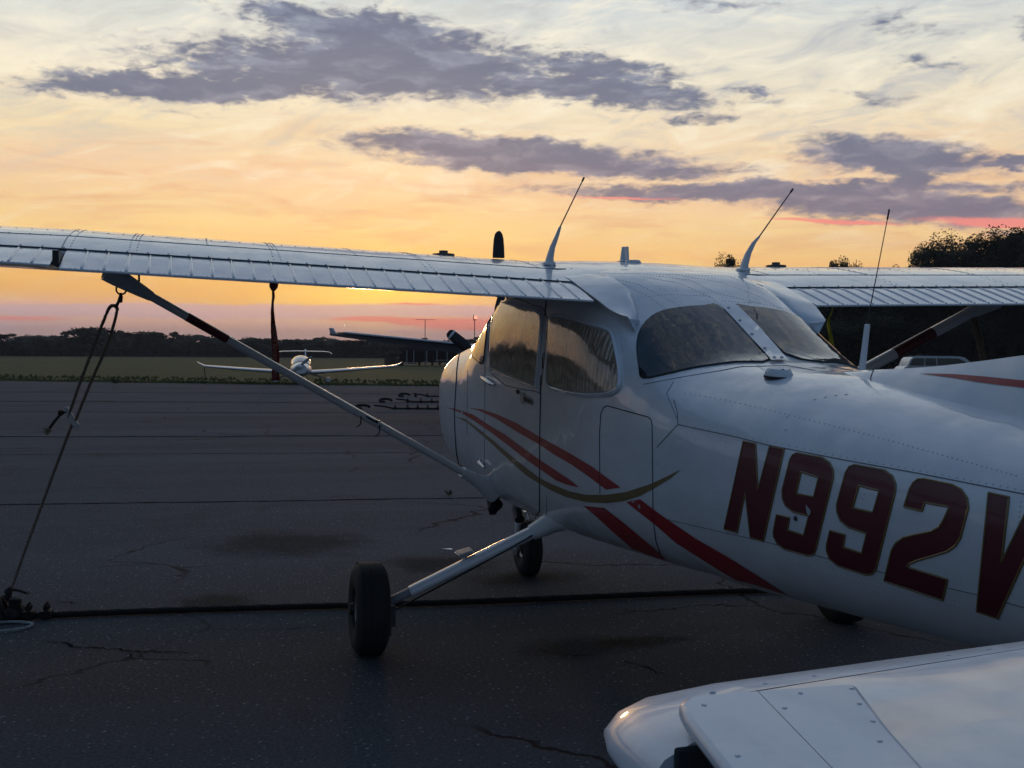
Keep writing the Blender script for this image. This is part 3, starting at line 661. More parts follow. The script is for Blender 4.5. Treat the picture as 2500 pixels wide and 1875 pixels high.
# ---- windows
W1 = rnd([Z3(*p) for p in ((300, 955), (325, 938), (380, 945), (560, 990), (603, 1010), (620, 1050), (615, 1150), (585, 1465), (560, 1488), (300, 1385), (282, 1350), (280, 1280), (292, 1050))], 3)
W2 = rnd([Z3(*p) for p in ((672, 1060), (700, 1030), (760, 1032), (860, 1060), (960, 1090), (1040, 1112), (1088, 1140), (1108, 1190), (1130, 1290), (1148, 1400), (1146, 1485), (1120, 1530), (1050, 1553), (950, 1558), (850, 1550), (720, 1520), (668, 1495), (655, 1440), (665, 1250))], 3)
W0 = [Z3(*p) for p in ((215, 945), (262, 905), (268, 1000), (232, 1330), (214, 1350), (160, 1305), (146, 1260), (168, 1110))]
def window(poly, frame_off, m_frame, lab=None, shade=True, fr=.010, glass=GLASS):
    p = []
    b = MB(); line('x', poly, closed=True, r=fr, off=.001, into=b, step=4)
    w = b.build('window', m_frame, PL, **({'label': lab} if lab else {}))
    b2 = MB(); line('x', poly, closed=True, r=.005, off=.008, into=b2, step=4); b2.build('seal', SEAL, w)
    decal('sunshade' if shade else 'cabin_shade_sheet', poly, SHADE if shade else CABIN, off=.003, parent=w, cell=12)
    decal('pane', poly, glass, off=.012, parent=w, cell=12)
    return w
for SIDE[0] in (1, -1):
    window(W1, 0, WHITE2, 'door window with a crumpled tan sunshade behind the glass', fr=.013)
    window(W2, 0, WHITE2, 'rear side window with a crumpled tan sunshade behind the glass', fr=.013)
    window(W0, 0, WHITE2, 'side slice of the windscreen', fr=.006)
    # outer door window frame
    fb_ = MB(); line('x', rnd([Z3(*p) for p in ((312, 922), (560, 968), (612, 985), (636, 1030), (640, 1080), (602, 1498), (572, 1522), (288, 1408), (270, 1370), (284, 960))], 3), closed=True, r=.006, into=fb_); fb_.build('window_frame', WHITE2, PL)
    line('door_gap', rnd([Z3(*p) for p in ((302, 910), (565, 955), (622, 975), (648, 1030), (653, 1080), (612, 1510), (575, 1536), (282, 1420))], 3)[:24], SEAM, .002)
    # rear window, two panes either side of a riveted strip
    RWL = rnd([(1377, 752), (1381, 722), (1397, 694), (1428, 674), (1475, 665), (1520, 662), (1552, 662), (1606, 722), (1661, 778), (1590, 783), (1500, 795), (1440, 808), (1390, 816), (1382, 795)], 3)
    b = MB(); line('x', RWL, closed=True, r=.0045, off=.001, into=b, mirror=True, step=4)
    rw = b.build('rear_window', SEAL, PL, label='dark wrap-around rear window pane')
    decal('cabin_shade_sheet', RWL, CABIN, off=.002, parent=rw, cell=12)  # dark sheet on the skin paints the unlit cabin behind the glass
    decal('pane', RWL, DGLASS, off=.007, parent=rw, cell=12)
    if SIDE[0] > 0: RW1 = rw
SIDE[0] = 1; rw = RW1
STR = [(1553, 660), (1592, 664), (1640, 712), (1700, 781), (1667, 784), (1610, 722)]
dst = decal('centre_strip', STR, WHITE, off=.011, parent=rw, mirror=False)
for q in ((1572, 668), (1590, 690), (1612, 715), (1634, 742), (1655, 765), (1676, 779), (1690, 779)): rivets([q, (q[0]+1, q[1])], 5, False, .006)
dn = MB()
for q in ((1572, 670), (1596, 697), (1622, 727), (1650, 758), (1672, 779), (1688, 779)):
    p = on(q[0], q[1], .013); dome(dn, p, (-.5, .1, .8), .008, .004)
dn.build('screws', ALU, rw, kind='stuff')
# ---- seams, doors
def sl_(pts, r=.0022, mirror=True): line('x', pts, r=r, into=sm, mirror=mirror)
sl_([(1003, 744), (995, 755), (990, 775), (987, 800), (984.5, 850), (982, 890), (983, 930), (986, 975), (992, 1010), (1003, 1035)], .0045)
sl_([Z5(790, 0), Z5(782, 400), Z5(780, 850), Z5(765, 880), Z5(735, 878)], .0035); sl_([(1180, 650), (1175, 720), (1172, 796)], .0035)
sl_([Z5(1143, 750), Z5(1140, 400), Z5(1148, 270), Z5(1163, 235), Z5(1185, 222), Z5(1430, 290), Z5(1448, 305), Z5(1456, 340), Z5(1462, 900), Z5(1478, 1030), Z5(1510, 1130)], .0022)
sm.build('panel_gaps', SEAM, PL, kind='stuff'); sm = MB()
sl_([Z5(1585, 190), Z5(1608, 260), Z5(1610, 335), Z5(1485, 470)], .0016); sl_([Z5(1610, 335), Z6(250, 180), Z6(480, 238), Z6(1000, 340), Z6(1500, 430), Z6(2212, 570), Z6(2400, 610)], .0016)
sl_([Z5(1480, 890), Z6(500, 900), Z6(900, 1010), Z6(1300, 1110), Z6(1900, 1250), Z6(2212, 1335)], .0014)
sl_([(1048, 790), (1047, 900), (1046, 1045)], .0014); sl_([(1010, 800), (1009, 940)], .0012)
sl_([Z5(430, 655), Z5(460, 715), Z5(700, 820), Z5(760, 850)], .0014); sl_([Z5(820, 760), Z5(822, 900)], .0012)
sl_([(1390, 830), (1470, 815), (1560, 800), (1600, 792), (1700, 790), (1760, 800)], .0014); sl_([(1455, 825), (1440, 850), (1463, 905)], .0012)
sl_([(1640, 600), (1700, 640), (1740, 690)], .0012, False)
sm.build('skin_seams', FINE, PL, kind='stuff')
rivets([Z5(1625, 330), Z6(300, 175), Z6(520, 220), Z6(1000, 318), Z6(1500, 408), Z6(2212, 545)], 16, r=.0030); rivets([Z5(1560, 900), Z6(150, 810), Z6(900, 1000), Z6(2150, 1310)], 16, r=.0026)
rivets([(1062, 650), (1052, 760), (1046, 830)], 9, r=.003); rivets([(1178, 660), (1170, 790), (1168, 1100)], 16, r=.003)
rivets([Z5(1465, 480), Z5(1470, 900)], 14, r=.0028); rivets([(1183, 845), (1172, 1100)], 18, r=.003)
# roof rivets, in rows as on the photo
for row in ([(1290, 602), (1340, 610), (1400, 640), (1440, 668)], [(1325, 603), (1375, 612), (1430, 640), (1470, 662)], [(1400, 600), (1470, 612), (1540, 645), (1556, 658)], [(1425, 597), (1490, 605), (1545, 632), (1640, 655)], [(1480, 597), (1560, 610), (1640, 640), (1700, 676)],
            [(1230, 588), (1400, 592), (1560, 596), (1660, 600)], [(1380, 642), (1450, 636), (1540, 640)], [(1580, 600), (1650, 625), (1700, 655), (1738, 690)], [(1650, 602), (1700, 640), (1745, 690)], [(1560, 650), (1640, 655), (1700, 668), (1740, 690)]):
    rivets(row, 7, False, .0036)
for q in ((1760, 863), (1783, 858), (1806, 854), (1828, 852), (1700, 900), (1697, 928)): rivets([q, (q[0]+1, q[1])], 5, True, .006)
for row in ([Z6(200, 215), Z6(120, 700), Z6(90, 860)], [Z6(1180, 400), Z6(1010, 1050), Z6(960, 1200)], [Z6(2190, 620), Z6(2130, 1260)], [(1480, 850), (1560, 862), (1700, 895), (1900, 945), (2205, 1030)], [Z5(1850, 1010), Z6(600, 1010), Z6(1100, 1150), Z6(1800, 1330)]):
    rivets(row, 11, r=.0028)
FRV.build('rivets', RIVET, PL, kind='stuff')
CHIP = mat('bare_patch', (.40, .42, .44), .5)
for pl in ([Z6(745, 640), Z6(758, 655), Z6(778, 680), Z6(775, 705), Z6(762, 716), Z6(750, 690)], [Z5(1378, 812), Z5(1388, 818), Z5(1390, 838), Z5(1382, 842), Z5(1376, 825)], [Z5(1335, 798), Z5(1352, 793), Z5(1356, 800), Z5(1342, 805)]): decal('paint_chip', pl, CHIP, off=.0035, mirror=False)
b = MB(); q = on(*Z6(672, 733), .002); dome(b, q, (.2, 1, 0), .009, .006); b.build('static_plug', STEEL, PL)
for SIDE[0] in (1, -1):
    pl = [(1147, 1124), (1157, 1121), (1170, 1133), (1192, 1152), (1214, 1171), (1209, 1177), (1185, 1177), (1158, 1172), (1142, 1160)]
    fp = decal('leg_root_plate', pl, PLASTIC, off=.010, cell=6); ln = MB(); line('x', pl, closed=True, r=.006, off=.005, into=ln, step=3); ln.build('plate_edge', PLASTIC, fp)
    sc = MB()
    for q in ((1153, 1127), (1163, 1136), (1190, 1158), (1206, 1171)): p = skin(*q, .012); p = p if SIDE[0] > 0 else mir([p])[0]; dome(sc, p, (-.1, SIDE[0], -.2), .006, .004)
    sc.build('screws', BLACK, fp, kind='stuff')
SIDE[0] = 1
# ---- door handle, latch, badge
def sided(name, b, m, **kw):
    c = MB(); c.add(mir(b.v), [f[::-1] for f in b.f]); c.build(name, m, PL, **kw); return b.build(name, m, PL, **kw)
b = MB(); P = [skin(*Z5(440, 50), .01), skin(*Z5(470, 62), .022), skin(*Z5(505, 88), .022), skin(*Z5(520, 98), .012)]; b.tube(P, [.006, .011, .011, .006], 8)
b.tube([skin(*Z5(440, 40), .003), skin(*Z5(440, 62), .006)], .008, 8); sided('door_handle', b, ALU)
b = MB(); b.tube([skin(*Z5(655, 138), .001), skin(*Z5(655, 140), .012)], .011, 10); sided('door_lock', b, STEEL)
lat = decal('latch_plate', [Z5(668, 145), Z5(688, 140), Z5(692, 158), Z5(738, 182), Z5(740, 220), Z5(690, 200), Z5(685, 212), Z5(670, 205)], GREYP, off=.006)
decal('latch_recess', [Z5(692, 165), Z5(735, 188), Z5(736, 212), Z5(692, 194)], SEAM, off=.008, parent=lat)
b = MB(); b.tube([skin(*Z5(428, 540), .002), skin(*Z5(430, 570), .02)], .006, 8); b.tube([skin(*Z5(438, 560), .02), skin(*Z5(468, 590), .02)], [.012, .006], 8); sided('door_stop', b, ALU)
b = MB(); b.tube([skin(*Z5(327, 250), .012), skin(*Z5(329, 278), .012)], .004, 6); sided('static_port', b, ALU)
# ================================================================== wings
UPT = [(-.60, 1.742), (-.48, 1.779), (-.35, 1.812), (-.20, 1.842), (0, 1.872), (.20, 1.889), (.35, 1.889), (.50, 1.873), (.62, 1.845), (.70, 1.812), (.745, 1.778), (.76, 1.755)]
LOT = [(-.60, 1.702), (-.35, 1.706), (0, 1.714), (.35, 1.722), (.60, 1.730), (.72, 1.738), (.76, 1.755)]
def wz(x, y, up=True):
    """height of the wing surface; the right wing sits a touch flatter, as parked"""
    dih = .037 if y > 0 else .026; a = abs(y); k = 1.; xs_ = x
    if a > 2.56:
        t = (a-2.56)/2.94; k = 1-.31*t; xs_ = (x-.14)/k+.14
    z0 = 1.70; return z0+(lerp_tab(UPT if up else LOT, min(.76, max(-.6, xs_)))[0]-z0)*k+dih*(max(a, .5)-.5)+(.012*(1-(a/.5)**2) if a < .5 and up else 0)
def wx(xn, a):
    if a > 2.56: t = (a-2.56)/2.94; return .14+(xn-.14)*(1-.31*t)
    return xn
UX = [-.60, -.55, -.48, -.42, -.35, -.27, -.2, -.1, 0, .1, .2, .28, .35, .43, .5, .56, .62, .66, .70, .725, .745, .755]
LX = [.76, .745, .72, .66, .60, .5, .35, .2, 0, -.2, -.35, -.5, -.60]
def build_wing(sg):
    ys = [0, .2, .38, .5, .7, 1, 1.3, 1.6, 1.9, 2.2, 2.45, 2.56, 2.8, 3.2, 3.6, 4, 4.4, 4.8, 5.2, 5.42]
    rows = []
    for a in ys:
        y = sg*(a if a else 1e-4); r = [(wx(x_, a), y, wz(wx(x_, a), y)) for x_ in UX]+[(wx(x_, a), y, wz(wx(x_, a), y, False)) for x_ in LX]; rows.append(r)
    tip = [(p[0]*.98, sg*5.50, (p[2]-rows[-1][0][2])*.55+rows[-1][0][2]+.01) for p in rows[-1]]; rows.append(tip)
    w = MB().grid(rows, True, True).build('wing', WHITE2, PL, ang=50, label=('left wing, nearest the camera' if sg > 0 else 'right wing, on the far side'))
    S = lambda x_, a, o=0: Vector((x_, sg*a, wz(x_, sg*a)+o))
    # skin seams: the spanwise lap behind the spar, rib laps
    sm_ = MB(); rv = MB()
    sm_.tube([S(-.35, a*.1+.05, .0) for a in range(4, 54)], .0022, 5)
    sm_.tube([S(wx(.22, a*.1), a*.1, -.0005) for a in range(5, 54)], .0016, 5)
    for a in (.58, 1.12, 1.75, 2.30, 3.0, 3.8, 4.6): sm_.tube([S(wx(x_, a), a, -.0004) for x_ in UX[4:18]], .0015, 5)
    sm_.tube([S(wx(x_, 2.555), 2.555, 0) for x_ in UX[:5]], .0016, 5)
    a = .42
    while a < 5.3:
        dome(rv, S(wx(-.35, a)+.012, a), (0, 0, 1)); 
        if a > .55: dome(rv, S(wx(-.592, a), a), (-.4, 0, 1), .0052, .004)
        a += .076
    a = .5
    while a < 5.3:
        for x_ in (-.12, .20, .245): dome(rv, S(wx(x_, a), a), (0, 0, 1), .0038)
        a += .06
    for ab in (.58, .86, 1.12, 1.40, 1.75, 2.02, 2.30, 2.54, 3.0, 3.4, 3.8, 4.2):
        for da in ((-.014, .014) if ab in (1.12, 1.75, 2.30, 2.54) else (0,)):
            x_ = -.56 if ab in (1.12, 1.75, 2.30, 2.54) else -.33
            while x_ < .55: dome(rv, S(wx(x_, ab), ab+da), (0, 0, 1), .0034); x_ += .05
    sm_.build('skin_seam', FINE, w, kind='stuff'); rv.build('rivets', RIVET, w, kind='stuff')
    # walkway stains etc. are left to the enamel
    # flap and aileron
    def surface(name, a0, a1, drop, skew, sp, lab=None):
        zl = lambda a: wz(wx(-.6, a), sg*a)-.006
        xl = lambda a: wx(-.592, a)-.008; xt = lambda a: wx(-.88, a)+(.0)
        zt_ = lambda a: 1.648+(.037 if sg > 0 else .026)*(a-.5)+drop+(wx(-.88, a)+.88)*.1
        def up_(a, t):
            x_ = xl(a)+(xt(a)-xl(a))*t; z_ = zl(a)+(zt_(a)-zl(a))*t+.006*sin(pi*t)*(1-t)
            return x_, z_
        rows = []
        N = 24; ts = [0, .04, .2, .4, .6, .8, .96, 1]
        for k in range(N+1):
            a = a0+(a1-a0)*k/N; r = []
            for t in ts: x_, z_ = up_(a, t); r.append((x_, sg*a, z_))
            x_, z_ = up_(a, 1); r.append((x_-.002, sg*a, z_-.004)); r.append((x_, sg*a, z_-.008))
            x_, z_ = up_(a, .5); r.append((x_, sg*a, z_-.030)); r.append((xl(a)+.02, sg*a, zl(a)-.045)); r.append((xl(a)+.035, sg*a, zl(a)-.02))
            rows.append(r)
        f = MB().grid(rows, True, True).build(name, WHITE2, w, ang=35, **({'label': lab} if lab else {}))
        hw_ = .0065; bb = MB(); rr = MB()
        a = a0+sp*.8
        while a < a1-sp*.3:
            rws = []
            for t in (.05, .10, .3, .5, .7, .88, .94):
                x_, z_ = up_(a, t); h = .0055 if .07 < t < .9 else .0
                rws.append([(x_, sg*(a-hw_+skew*t), z_+.0003), (x_, sg*(a-hw_*.45+skew*t), z_+h*.85), (x_, sg*(a+skew*t), z_+h), (x_, sg*(a+hw_*.45+skew*t), z_+h*.85), (x_, sg*(a+hw_+skew*t), z_+.0003)])
            bb = MB(); bb.grid(rws); BE.append((bb, f))
            x_, z_ = up_(a, .965); dome(rr, (x_, sg*(a+skew), z_), (-.3, 0, 1), .006, .005)
            for q in (.25, .5, .75): x2, z2 = up_(a, .98); dome(rr, (x2, sg*(a+skew+sp*q), z2), (-.3, 0, 1), .003, .003)
            a += sp
        rr.build('rivets', RIVET, f, kind='stuff')
        for bb_, f_ in BE[:]: bb_.build('stiffening_bead', WHITE2, w, ang=60)
        BE.clear()
        return f
    BE = []
    surface('flap', .512, 2.535, 0, 0, .0755, 'corrugated flap')
    surface('aileron', 2.565, 5.05, .010, 0, .0765, 'corrugated aileron')
    b = MB(); b.box((-.72, sg*2.55, wz(-.6, sg*2.55)-.055), (.24, .022, .05)); b.build('flap_end_dark', BLACK, w)  # black block added to draw the dark gap between flap and aileron
    # dark cove line in front of flap
    b = MB(); b.tube([Vector((wx(-.600, a_*.1), sg*a_*.1, wz(wx(-.6, a_*.1), sg*a_*.1)-.006)) for a_ in range(5, 51)], .0055, 6); b.build('flap_gap', SEAM, w)
    return w
WL = build_wing(1); WR = build_wing(-1)
# wing root fairing that sweeps back to a point above the rear side window
for sg in (1, -1):
    outer = cat_spline([(-.52, .515, 1.768), (-.60, .512, 1.747), (-.75, .507, 1.697), (-.88, .497, 1.652), (-.97, .478, 1.610), (-1.03, .458, 1.588), (-1.07, .440, 1.578)], 5)
    def loft_z(x_, y_): zt_, zb_, hw_, zc_, nt_, nb_ = lerp_tab(FS, x_); return zc_+(zt_-zc_)*max(0, 1-(y_/hw_)**nt_)**(1/nt_)
    inner = cat_spline([(-.40, .34, 0), (-.50, .335, 0), (-.65, .33, 0), (-.80, .33, 0), (-.92, .345, 0), (-1.0, .365, 0), (-1.07, .405, 0)], 5)
    rows = []
    for o_, i_ in zip(outer, inner):
        i_.z = loft_z(i_.x, i_.y)-.002; m_ = (o_+i_)/2+Vector((0, 0, .002)); q1 = o_*.8+i_*.2+Vector((0, 0, .001)); q0 = (i_+m_)/2+Vector((0, 0, .002))
        low = o_+Vector((.004, -.002, -.008)); und = Vector((o_.x+.02, o_.y-.06, o_.z-.012)); deep = Vector((i_.x+.05, i_.y-.02, i_.z-.05))
        rows.append([Vector((p.x, sg*p.y, p.z)) for p in (i_, q0, m_, q1, o_, low, und, deep)])
    MB().grid(rows, True, True).build('wing_root_fairing', WHITE, PL, ang=75)
# ================================================================== struts
def strut(sg):
    A = Vector((.80, .52, .70)); B = Vector((.42, 2.42, 1.775 if sg > 0 else 1.735)); D = (B-A); rows = []
    ax = D.normalized(); ch = Vector((1, 0, 0)); ch = (ch-ax*ch.dot(ax)).normalized(); nn = ax.cross(ch)
    def prof(c, w_, t_):
        r = []
        for j in range(20):
            a = 2*pi*j/20; xx = cos(a); tt = sin(a)*(1-.25*xx)
            q = c+ch*xx*w_/2+nn*tt*t_/2; r.append(Vector((q.x, q.y*sg, q.z)))
        return r
    for t in [-.02]+[k/12 for k in range(13)]: rows.append(prof(A+D*t, *((.088, .040) if sg > 0 else (.105, .062))))
    s_ = MB().grid(rows, True, True).build('wing_strut', WHITE2, PL, ang=60)
    MB().grid([prof(A+D*t, *((.091, .043) if sg > 0 else (.108, .065))) for t in ((.735, .77, .80, .835) if sg > 0 else (.72, .76, .80, .84))], True).build('red_band', MAROON, s_)
    MB().grid([prof(A+D*t, w_, h_) for t, w_, h_ in ((.92, .092, .046), (.945, .11, .06), (.975, .15, .075), (1.0, .20, .085), (1.025, .25, .09))], True, True).build('upper_cuff', PLASTIC, s_)
    MB().grid([prof(A+D*t, w_, h_) for t, w_, h_ in ((.075, .10, .055), (.05, .105, .06), (.02, .125, .08), (-.012, .16, .12), (-.03, .17, .14))], True, True).build('lower_cuff', WHITE2, s_)
    return s_, A, B
SL, SA_, SB_ = strut(1); strut(-1)
# tie-down ring under the left strut top
rc = dep(262, 625, depth_of((.42, 2.38, 1.74)))
b = MB(); b.tube([rc+RT*cos(a*pi/8)*.024+UP*sin(a*pi/8)*.024 for a in range(17)], .0045, 8, False); b.tube([rc+UP*.024, rc+UP*.06+RT*.01], .006, 6); b.build('tie_down_ring', STEEL, SL)
b = MB(); p = dep(300, 590, 5.25); b.tube([p, dep(300.5, 608, 5.25)], .005, 6); b.build('vent_tube', STEEL, SL)
# ================================================================== landing gear
def wheel_unit(name, c, axis, R_, Wd, rim_r, label=None):
    hw = Wd/2; pr_ = [(-hw*.62, rim_r), (-hw*.86, rim_r+.012), (-hw*1.0, rim_r+(R_-rim_r)*.35), (-hw*.98, rim_r+(R_-rim_r)*.68), (-hw*.80, R_-.014), (-hw*.62, R_-.004)]
    tread = []
    for k, g in enumerate((-.50, -.30, -.08, .08, .30, .50)): 
        gx_ = g*Wd; tread += [(gx_-.006, R_), (gx_-.0035, R_-.003), (gx_+.0035, R_-.003), (gx_+.006, R_)] if abs(g) < .45 else []
    prof = pr_+tread+[(-a, b_) for a, b_ in pr_[::-1]]
    w = MB().lathe(prof, c, axis, 64).build(name, RUBBER, PL, ang=30, **({'label': label} if label else {}))
    rp = [(-hw*.60, rim_r+.004), (-hw*.70, rim_r-.004), (-hw*.62, rim_r-.02), (-hw*.30, rim_r-.028), (-hw*.28, .05), (-hw*.55, .042), (-hw*.58, .02), (-hw*.58, 0)]
    MB().lathe(rp+[(-a, b_) for a, b_ in rp[::-1]], c, axis, 40).build('rim', ALU, w, ang=30)
    return w
for sg in (1, -1):
    c = Vector((.085, sg*1.275, .215)); axw = Vector((0.015, sg*1, .02))
    w = wheel_unit('main_wheel', c, axw, .218, .158, .095, 'left main wheel, large tyre nearest the camera' if sg > 0 else 'right main wheel behind the belly')
    b = MB(); b.lathe([(.072, .030), (.090, .028), (.094, .0)], c, axw, 16); b.build('hub_cap', BLACK, w)
    b = MB(); b.lathe([(-.082, .088), (-.074, .092), (-.070, .092), (-.070, .0)], c, axw, 32); b.build('brake_disc', STEEL, w)
    b = MB(); b.box(c+Vector((-.075, -sg*.088, -.02)), (.06, .045, .10)); b.box(c+Vector((.0, -sg*.10, .0)), (.09, .02, .09)); b.box(c+Vector((-.07, -sg*.085, -.095)), (.02, .02, .05)); b.build('brake_caliper', STEEL, w, bevel=.004)
    pi_ = hit(1166, 1140, 0, -.10); po_ = hit(868, 1303, 0, -.0)
    A = Vector((-.08, pi_.y-.04, pi_.z+.01)); B = Vector((.07, 1.185, .245))
    m1 = A.lerp(B, .93); rows = []
    ax = (B-A).normalized(); ch = Vector((1, 0, 0)); ch = (ch-ax*ch.dot(ax)).normalized(); nn = ax.cross(ch)
    def prof(cc, w_, t_):
        r = []
        for j in range(16):
            a = 2*pi*j/16; q = cc+ch*cos(a)*w_/2+nn*sin(a)*(1-.2*cos(a))*t_/2; r.append(Vector((q.x, q.y*sg, q.z)))
        return r
    leg = MB().grid([prof(A.lerp(B, t), .118-.020*t, .060-.012*t) for t in (0, .2, .4, .6, .8, .86)], True, True).build('gear_leg', ALU if False else WHITE2, PL, ang=60)
    MB().grid([prof(A.lerp(B, t)-Vector((0, 0, .03*(t-.85)*0)), .078, .040) for t in (.865, .93, .98)]+[prof(Vector((.08, 1.215, .222)), .06, .035)], True, True).build('leg_cuff', GREYP, leg)
    b = MB(); b.tube([Vector((p.x, p.y*sg, p.z)) for p in (A+Vector((-.045, .06, -.028)), A.lerp(B, .5)+Vector((-.043, 0, -.026)), B+Vector((-.05, -.02, -.03)), Vector((.01, 1.19, .19)))], .005, 6); b.build('brake_hose', BLACK, leg)
    # fairing where the leg meets the belly: a moulded cone with a pointed tail
    rows = []
    for t, w_, h_, dx, dz_ in ((.10, .135, .070, 0, 0), (.04, .15, .085, -.01, .004), (-.02, .17, .10, -.02, .012), (-.06, .23, .12, -.04, .016), (-.11, .27, .13, -.06, .02)):
        cc = A+(B-A)*t+Vector((dx, 0, dz_)); rows.append(prof(cc, w_, h_))
    MB().grid(rows, True, True).build('leg_fairing', PLASTIC, leg, ang=60)
    # entry step
    if True:
        sp_ = A.lerp(B, .52); b = MB()
        cpt = Vector((sp_.x+.01, sp_.y*sg, sp_.z+.055)); b.box(cpt, (.10, .075, .010), Matrix.Rotation(-.25*sg, 3, 'X'))
        for k in range(6): b.box(cpt+Vector((-.04+.016*k, 0, .008)), (.004, .07, .006), Matrix.Rotation(-.25*sg, 3, 'X'))
        b.tube([Vector((sp_.x, sp_.y*sg, sp_.z+.015)), cpt], .012, 8); b.build('entry_step', ALU, leg)
nw = wheel_unit('nose_wheel', Vector((1.69, 0, .176)), (.0, 1, 0), .178, .122, .065, 'small nose wheel seen under the belly')
b = MB()
for s_ in (.075, -.075): b.tube([(1.69, s_, .17), (1.66, s_, .34), (1.64, s_*.5, .42)], [.018, .022, .022], 8)
b.tube([(1.64, 0, .41), (1.60, 0, .72)], .026, 12); b.tube([(1.645, .0, .36), (1.75, 0, .45), (1.66, 0, .56)], .012, 6); b.build('nose_fork', WHITE2, nw)
b = MB(); b.lathe([(-.010, 0), (-.01, .05), (.01, .05), (.01, 0)], (1.69, .075, .176), (0, 1, 0), 16); b.build('hub_cap', ALU, nw)
MB().tube([(1.35, .16, .56), (1.36, .17, .47), (1.30, .17, .42)], .032, 12).build('exhaust_pipe', STEEL, PL)
b = MB(); b.tube([(.78, .46, .60), (.82, .475, .555)], [.04, .028], 10); b.build('fuel_drain_fairing', BLACK, PL)
# small under-belly antenna seen by the right wheel
# ================================================================== nose: propeller (hidden from here but there)
b = MB(); b.lathe([(-.02, .17), (.0, .175), (.12, .14), (.22, .08), (.27, .0)], (2.40, 0, 1.06), (1, 0, 0), 28); sp1 = b.build('spinner', WHITE, PL)
for s_ in (1, -1):
    rows = []
    for t in range(9):
        r_ = .12+t*.090; tw = radians(60-48*t/8); w_ = (.11, .13, .15, .155, .155, .15, .135, .11, .06)[t]; th = .022*(1-.07*t); rr = []
        for j in range(10):
            a = 2*pi*j/10; q = (cos(a)*w_/2, sin(a)*th/2); rr.append((2.46+q[0]*sin(pi/2-tw)*0+q[0]*cos(tw)*0+q[0]*sin(tw)*-1*.6+q[1], -s_*(r_*.03)+q[0]*cos(tw)*.9, 1.06+s_*r_*.93))
        rows.append(rr)
    MB().grid(rows, True, True).build('propeller_blade', BLACK, sp1)
# ================================================================== roof fittings
def antenna(sg):
    bx_, by_ = -.20, sg*.485
    if sg < 0: by_ = -.515
    bz = wz(bx_, by_)+.002
    base = Vector((bx_, by_, bz)); D = depth_of(base)
    if sg > 0: px = [(1186, 572), (1188, 556), (1193, 535), (1203, 510), (1210, 490)]; tip = (1258, 391)
    else: px = [(1606, 588), (1608, 572), (1616, 548), (1628, 525), (1640, 511)]; tip = (1708, 415)
    # rake back only: the fin leans aft, so follow the sight line onto the fin's own plane
    pl = [hit(q[0], q[1], 1, by_-(.0)) for q in px]; tp = hit(*tip, 1, by_)
    rows = []
    for i, (p, (w_, t_)) in enumerate(zip(pl, ((.090, .040), (.062, .030), (.044, .024), (.028, .018), (.013, .012)))):
        rows.append([Vector((p.x+cos(2*pi*j/14)*w_/2, p.y+sin(2*pi*j/14)*t_/2, p.z+cos(2*pi*j/14)*w_*.10)) for j in range(14)])
    a = MB().grid(rows, True, True).build('whip_antenna', PLASTIC, PL, label='left roof antenna' if sg > 0 else 'right roof antenna')
    MB().tube([pl[-1], tp], [.0035, .0028], 6).build('whip', STEEL, a)
    MB().tube([tp, tp+(tp-pl[-1]).normalized()*.022], .0048, 6).build('tip', BLACK, a)
    b = MB(); b.lathe([(-.006, .03), (.006, .03), (.010, .022), (.012, 0)], (0, 0, 0), (0, 0, 1), 20)
    b.v = [(v[0]*1.75+bx_-.002, v[1]+by_, v[2]+bz+.002) for v in b.v]; b.build('base_plate', WHITE2, a)
antenna(1); antenna(-1)
# black rounded blade (far side of the roof)
p0 = hit(1077, 549, 0, .42); b = MB(); rows = []
for t, w_ in ((-.02, .105), (.03, .098), (.08, .086), (.105, .066), (.118, .035), (.122, .005)):
    rows.append([(p0.x+sin(2*pi*j/12)*.012, p0.y+cos(2*pi*j/12)*w_*.5*.62, p0.z+t*.98) for j in range(12)])
b.grid(rows, True, True).build('blade_antenna', BLACK, PL)
# GPS puck and small fin
gz = wz(-.10, -.0)+.004; gp = hit(1367, 571, 2, gz)
b = MB(); b.lathe([(-.004, .040), (.008, .040), (.016, .033), (.018, 0)], (0, 0, 0), (0, 0, 1), 24); b.v = [(v[0]*1.25+gp.x, v[1]*1.0+gp.y, v[2]*1.2+gz) for v in b.v]; b.build('gps_antenna', PLASTIC, PL)
q = hit(1351, 560, 0, .15); b = MB()
b.prism([(q.x+.05, q.y-.006, q.z-.012), (q.x-.04, q.y-.006, q.z-.012), (q.x-.03, q.y-.006, q.z+.062), (q.x+.0, q.y-.006, q.z+.064)], (0, .012, 0))
b.v = b.v; b.box((q.x, q.y, q.z-.012), (.12, .07, .008)); b.build('fin_antenna', PLASTIC, PL, bevel=.003)
b = MB(); rows = [[(q.x+.02+cos(2*pi*j/10)*.03, q.y+cos(2*pi*j/10)*w_/2, q.z+t) for j in range(10)] for t, w_ in ((-.01, .042), (.03, .032), (.064, .022))]
rows = [[(q.x+.02+sin(2*pi*j/10)*.014, q.y+cos(2*pi*j/10)*w_/2, q.z+t) for j in range(10)] for t, w_ in ((-.01, .044), (.03, .034), (.064, .024))]
b.grid(rows, True, True).build('beacon_fin', PLASTIC, PL)
for (px, py, nm) in ((958, 538, 'fuel_cap'), (1676, 573, 'fuel_cap')):
    q = hit(px, py, 0, .20); q.z = wz(.2, q.y); b = MB(); b.lathe([(-.02, .055), (.010, .055), (.014, .022), (.026, .022), (.028, 0)], (q.x, q.y, q.z), (0, 0, 1), 16); b.build(nm, STEEL, PL)
